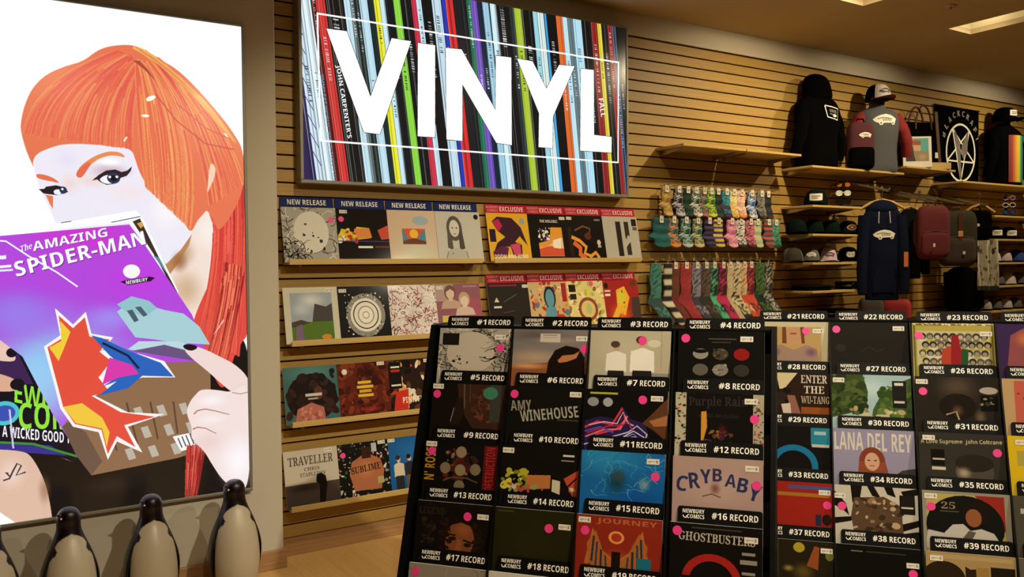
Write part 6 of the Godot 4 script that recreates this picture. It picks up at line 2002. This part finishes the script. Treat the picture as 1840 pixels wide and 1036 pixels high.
func folded(x: float, y: float, z: float, w: float, d: float, n: int, ms: Array, label: String) -> void:
	# flat beanies or shirts lying in a low pile, each one its own soft slab
	for k in n:
		var t := thing("folded_garment", label + (", uppermost" if k == n - 1 else (", bottom" if k == 0 else ", middle")), "clothing", Vector3(x + 0.006 * (k % 2), y + 0.021 * k, z), -0.1 * (k % 2), "folded garments on the shelves")
		var m := Mesher.new()
		m.loft(smooth_rings([[Vector3.ZERO, w * 0.49, d * 0.48, 5.0], [Vector3(0, 0.006, 0), w * 0.5, d * 0.5, 5.0], [Vector3(0, 0.016, 0), w * 0.5, d * 0.5, 5.0], [Vector3(0, 0.021, 0), w * 0.47, d * 0.46, 5.0]], 8), 32)
		part("cloth", m.mesh(), ms[k % ms.size()], t)
		part("hem", tmesh([Vector3(-w * 0.48, 0.008, d * 0.47), Vector3(0, 0.006, d * 0.5), Vector3(w * 0.48, 0.009, d * 0.47)], 0.004, 6), ms[(k + 1) % ms.size()], t)


func build_hats() -> void:
	var lens_orange := mat("c8701c", 0.1, 0.3)
	var lens_dark := mat("17161a", 0.1)
	var lens_pale := mat("c8d0cc", 0.1)
	var lens_blue := mat("2a5cd0", 0.08, 0.5)
	var fr_white := mat("d6d2c4", 0.35)
	var fr_orange := mat("c87a2c", 0.35)
	var B: Material = M.black_cloth
	var G: Material = M.cap_green
	var z := 0.16
	cap(5.769, 2.065, z, -0.9, M.charcoal, M.cap_green, B, "dark patterned cap beside the spectacles, under the black hoodie", cell(20, 580, 100, 60), 1.15)
	glasses_stand(6.064, 2.065, 0.2, [[M.black, lens_dark], [fr_white, lens_pale], [M.black, lens_orange]], "black stand of three spectacles on the top cap shelf", ["dark spectacles at the foot of the stand", "white-rimmed spectacles halfway up the stand", "orange-lensed spectacles at the top of the stand"])
	folded(6.305, 2.065, z, 0.2, 0.2, 1, [M.navy_cloth, B], "dark folded hat beside the spectacle stand")
	cap(5.530, 1.838, z, -0.6, G, G, B, "dark green cap at the wall end of the green cap shelf")
	cap(5.741, 1.838, z, -0.6, M.charcoal, G, G, "charcoal and green cap, second on the green cap shelf")
	cap(5.952, 1.838, z, -0.6, B, G, B, "black and green cap, third on the green cap shelf")
	cap(6.186, 1.838, z, -0.6, M.navy_cloth, M.navy_cloth, B, "navy cap with a round tan patch", cell(10, 440, 108, 108))
	cap(5.484, 1.612, z, -0.7, M.cap_grey, M.olive_cloth, M.olive_cloth, "olive grey cap at the wall end of the shelf")
	cap(5.679, 1.612, z, -0.7, M.cap_grey, M.cap_grey, B, "mid grey cap with a pale winged emblem", cell(0, 0, 256, 180), 1.05)
	cap(5.910, 1.612, z, -0.7, B, M.cap_pink, M.cap_white, "pinkish white cap with a dark winged emblem", cell(512, 0, 256, 180), 1.05)
	cap(6.186, 1.612, z, -0.7, B, B, B, "black cap with a white shield emblem", cell(132, 436, 120, 110), 1.05)
	folded(5.714, 1.386, z, 0.3, 0.2, 2, [B, M.charcoal], "flat dark hats at the wall end of the fourth cap shelf")
	folded(6.230, 1.386, z, 0.24, 0.2, 3, [B, M.cap_grey], "black garments with a pale hem on the fourth cap shelf")
	folded(6.046, 1.16, z, 0.34, 0.22, 3, [B, M.cap_grey], "black garments with a pale hem on the lowest cap shelf")
	# farther shelves
	glasses_stand(8.665, 2.045, 0.2, [[M.black, lens_blue], [fr_white, lens_dark], [fr_orange, lens_blue]], "black stand of mirrored goggles under the striped hoodie", ["blue-lensed goggles at the foot of the far stand", "white-rimmed goggles halfway up the far stand", "orange-rimmed goggles at the top of the far stand"])
	cap(8.473, 1.82, z, -0.75, B, B, B, "black cap with a white label beside the patterned bag", cell(20, 580, 100, 60), 1.05)
	cap(8.743, 1.82, z, -0.75, B, B, B, "black cap with a ruled white label", cell(20, 580, 100, 60), 1.05)
	cap(8.433, 1.594, z, -0.75, B, M.cap_white, B, "white-fronted black cap beside the patterned bag", null, 1.0)
	cap(8.639, 1.594, z, -0.75, B, M.cap_pink, B, "pale pink-fronted black cap", null, 1.0)
	cap(8.882, 1.594, z, -0.75, M.cap_blue, M.cap_blue, B, "bright blue cap at the far end", null, 1.05)
	cap(8.504, 1.37, z, -0.75, M.olive_cloth, M.cap_grey, B, "grey cap on the low far shelf", null, 1.0)
	cap(8.712, 1.37, z, -0.75, M.cap_white, M.cap_white, M.cap_white, "cream cap on the low far shelf", null, 1.0)
	cap(8.947, 1.37, z, -0.75, M.cap_grey, M.cap_grey, B, "stone grey cap at the end of the low far shelf", null, 1.0)


# ---------------------------------------------------------------- hanging goods
func arm(x: float, y: float, label: String, l := 0.42) -> void:
	var t := thing("clothes_rail", label, "rail", Vector3(x, y, 0.0), 0.0, "sloping clothes rails")
	part("wall_plate", bmesh(Vector3(0, 0, 0.004), Vector3(0.03, 0.07, 0.008), 0.001), M.steel, t)
	part("rod", tmesh([Vector3(0, 0, 0), Vector3(0, -0.12, l), Vector3(0, -0.10, l + 0.01)], 0.009), M.steel, t)
	for k in 4:
		part("stud", tmesh([Vector3(0, -0.12 * (k + 1) / 5.0, l * (k + 1) / 5.0), Vector3(0, 0.018 - 0.12 * (k + 1) / 5.0, l * (k + 1) / 5.0)], 0.004, 6), M.steel, t)


func hanger(x: float, y: float, z: float, turn: float, label: String, w := 0.36) -> void:
	var t := thing("clothes_hanger", label, "hanger", Vector3(x, y, z), turn, "wooden clothes hangers")
	part("hook", tmesh([Vector3(0, 0, 0), Vector3(0, 0.05, 0), Vector3(0.012, 0.085, 0), Vector3(0.0, 0.105, 0), Vector3(-0.016, 0.095, 0)], 0.0028, 6), M.steel, t)
	part("shoulder_bar", tmesh([Vector3(-w * 0.5, -0.075, 0.0), Vector3(-w * 0.25, -0.025, 0), Vector3(0, 0.0, 0), Vector3(w * 0.25, -0.025, 0), Vector3(w * 0.5, -0.075, 0)], [0.011, 0.014, 0.013, 0.014, 0.011], 8), M.wood_hanger, t)


func garment(called: String, label: String, x: float, top: float, z: float, turn: float, w: float, h: float, m: Material, hood: bool, emblem = null) -> Node3D:
	var t := thing(called, label, "clothing", Vector3(x, top - h, z), turn, "")
	var bm := Mesher.new()
	var rs := []
	for r in [[0.0, 0.82, 0.05], [0.03, 0.86, 0.065], [0.3, 0.86, 0.075], [0.6, 0.92, 0.075], [0.82, 1.0, 0.065], [0.92, 0.8, 0.05], [0.97, 0.5, 0.045], [1.0, 0.22, 0.035]]:
		rs.append([Vector3(0, r[0] * h, 0), r[1] * w * 0.5, r[2], 2.4])
	bm.loft(smooth_rings(rs, 26), 32)
	part("body", bm.mesh(), m, t)
	for s in [-1.0, 1.0]:
		var p := []
		var q := []
		for i in 11:
			var f := i / 10.0
			p.append(Vector3(s * (w * 0.44 + 0.03 * sin(f * PI * 0.6)), h * lerpf(0.86, 0.06, f), 0.01 + 0.04 * f))
			q.append(lerpf(0.055, 0.038, f) * (1.0 + 0.08 * sin(f * 31.0)))
		var sm := Mesher.new()
		sm.tube(p, q, 12)
		part("sleeve", sm.mesh(), m, t)
	if hood:
		var hm := Mesher.new()
		hm.t = at(Vector3(0, 0, -0.02))
		hm.loft(smooth_rings([[Vector3(0, h * 0.86, 0.0), 0.12, 0.06, 2.0], [Vector3(0, h * 0.93, 0.01), 0.125, 0.075, 2.0], [Vector3(0, h * 1.0, 0.0), 0.09, 0.06, 2.0], [Vector3(0, h * 1.03, -0.01), 0.03, 0.03, 2.0]], 14), 20)
		part("hood", hm.mesh(), m, t)
		for s in [-1.0, 1.0]:
			part("drawstring", tmesh([Vector3(s * 0.04, h * 0.9, 0.075), Vector3(s * 0.045, h * 0.78, 0.085)], 0.003, 6), M.white, t)
		var pk := Mesher.new()
		pk.slab(PackedVector2Array([Vector2(-w * 0.3, h * 0.08), Vector2(w * 0.3, h * 0.08), Vector2(w * 0.3, h * 0.2), Vector2(w * 0.18, h * 0.32), Vector2(-w * 0.18, h * 0.32), Vector2(-w * 0.3, h * 0.2)]), 0.066, 0.078)
		part("pocket", pk.mesh(), m, t)
	if emblem != null:
		part("chest_emblem", decal_on(w * 0.62, w * 0.36, w * 0.48, 0.075, 0.0, emblem, 0.0, 0.006), M.printed, t, at(Vector3(0, h * 0.6, 0)))
	return t


func build_hanging() -> void:
	# navy hooded top facing the room
	var nx := 6.266
	arm(nx, 2.31, "sloping metal arm holding the navy hoodie", 0.48)
	hanger(nx, 2.12, 0.42, -0.75, "wooden hanger inside the navy hoodie", 0.34)
	var n := garment("navy_hoodie", "long navy hooded top with a winged white emblem on a hanger", nx, 2.10, 0.42, -0.75, 0.30, 0.80, M.navy_cloth, true, cell(0, 0, 256, 180))
	part("swing_ticket", bmesh(Vector3(0.16, 0.33, 0.1), Vector3(0.032, 0.12, 0.002)), mat("c8703c", 0.6), n)
	# dark jacket behind it
	var jx := 7.039
	arm(jx, 2.26, "sloping metal arm holding the dark jackets")
	hanger(jx, 2.10, 0.17, -0.3, "wooden hanger inside the charcoal jacket")
	garment("charcoal_jacket", "charcoal jacket hanging between the navy hoodie and the maroon backpack", jx, 2.08, 0.17, -0.3, 0.24, 0.62, M.charcoal, false)
	# backpacks on arms
	var mx := 7.019
	arm(mx, 2.24, "sloping metal arm holding the maroon backpack")
	var mp := thing("backpack", "maroon backpack hanging beside the grey backpack", "backpack", Vector3(mx, 1.63, 0.40), -0.7, "backpacks")
	backpack_parts(mp, 0.27, 0.46, 0.14, M.maroon2, M.maroon2, M.brown_leather)
	part("tag", bmesh(Vector3(-0.03, 0.12, 0.13), Vector3(0.016, 0.03, 0.002)), M.white, mp)
	var gx := 7.468
	arm(gx, 2.24, "sloping metal arm holding the grey backpack")
	var gp := thing("backpack", "grey backpack with a brown leather strap hanging on the wall", "backpack", Vector3(gx, 1.565, 0.36), -0.75, "backpacks")
	backpack_parts(gp, 0.32, 0.5, 0.16, M.olive_cloth, M.olive2, M.brown_leather)
	part("closing_strap", bmesh(Vector3(0.0, 0.33, 0.095), Vector3(0.035, 0.3, 0.006), 0.002), M.brown_leather, gp)
	part("strap_label", bmesh(Vector3(0.0, 0.29, 0.099), Vector3(0.04, 0.05, 0.003), 0.001), mat("c8926a", 0.6), gp)
	part("badge", bmesh(Vector3(0.02, 0.12, 0.128), Vector3(0.02, 0.026, 0.002)), M.white, gp)
	var bx := 7.835
	arm(bx, 2.24, "sloping metal arm holding the black bag")
	hanger(bx, 2.13, 0.36, -0.8, "wooden hanger above the black bag", 0.26)
	var bp := thing("backpack", "black backpack with a round white badge, above the mottled cloth", "backpack", Vector3(bx, 1.80, 0.34), -0.8, "backpacks")
	backpack_parts(bp, 0.24, 0.28, 0.13, M.black_cloth, M.black_cloth, M.black_cloth)
	part("badge", disc(0.014, 0.003, 14), M.white, bp, at(Vector3(-0.02, 0.14, 0.105)))
	var cl := thing("mottled_cloth", "mottled black and white cloth hanging under the black backpack", "clothing", Vector3(bx, 1.34, 0.44), -0.8)
	var qm := Mesher.new()
	var rows := []
	for i in 12:
		var row := PackedVector3Array()
		for j in 12:
			row.append(Vector3(-0.09 + 0.18 * j / 11.0, 0.46 * i / 11.0, 0.02 * sin(j * 1.3 + i * 0.2)))
		rows.append(row)
	qm.grid(rows)
	for i in qm.v.size():
		qm.uv[i] = Vector2((300 + 4 + 192 * qm.uv[i].x) / 1024.0, (740 + 4 + 262 * (1.0 - qm.uv[i].y)) / 1024.0)
	part("cloth", qm.mesh(), M.printed, cl)
	var kx := 7.894
	garment("black_jacket", "black jacket hanging below the grey backpack", kx, 1.56, 0.16, -0.3, 0.32, 0.42, M.black_cloth, false)
	# low display: red backpack and pale strap on a lower shelf
	var rx := 6.771
	shelf(6.754, 7.475, 0.985, 0.34, "low wooden shelf under the red backpack", "wall shelves")
	var rp := thing("backpack", "bright red backpack on the low shelf behind the racks", "backpack", Vector3(rx, 0.985, 0.22), -0.75, "backpacks")
	backpack_parts(rp, 0.24, 0.30, 0.15, M.red_bag, M.red_bag, M.red_bag)
	var wp := thing("backpack", "stone coloured backpack beside the bright red one", "backpack", Vector3(rx - 0.27, 0.985, 0.16), -0.75, "backpacks")
	backpack_parts(wp, 0.2, 0.32, 0.13, M.cap_grey, M.cap_grey, M.white)
	shelf(7.565, 8.867, 1.13, 0.32, "low wooden shelf carrying small black and white caps", "wall shelves")
	for k in 5:
		var px: float = lerpf(8.085, 8.839, k / 4.0)
		var lab: String = ["first", "second", "third", "fourth", "fifth"][k]
		cap(px, 1.13, 0.17, -0.75, M.charcoal if k % 2 == 0 else M.black_cloth, M.cap_white if k % 2 == 1 else M.cap_grey, M.black_cloth, "small dark cap on the low far shelf, %s from the red backpack" % lab, null, 0.9)
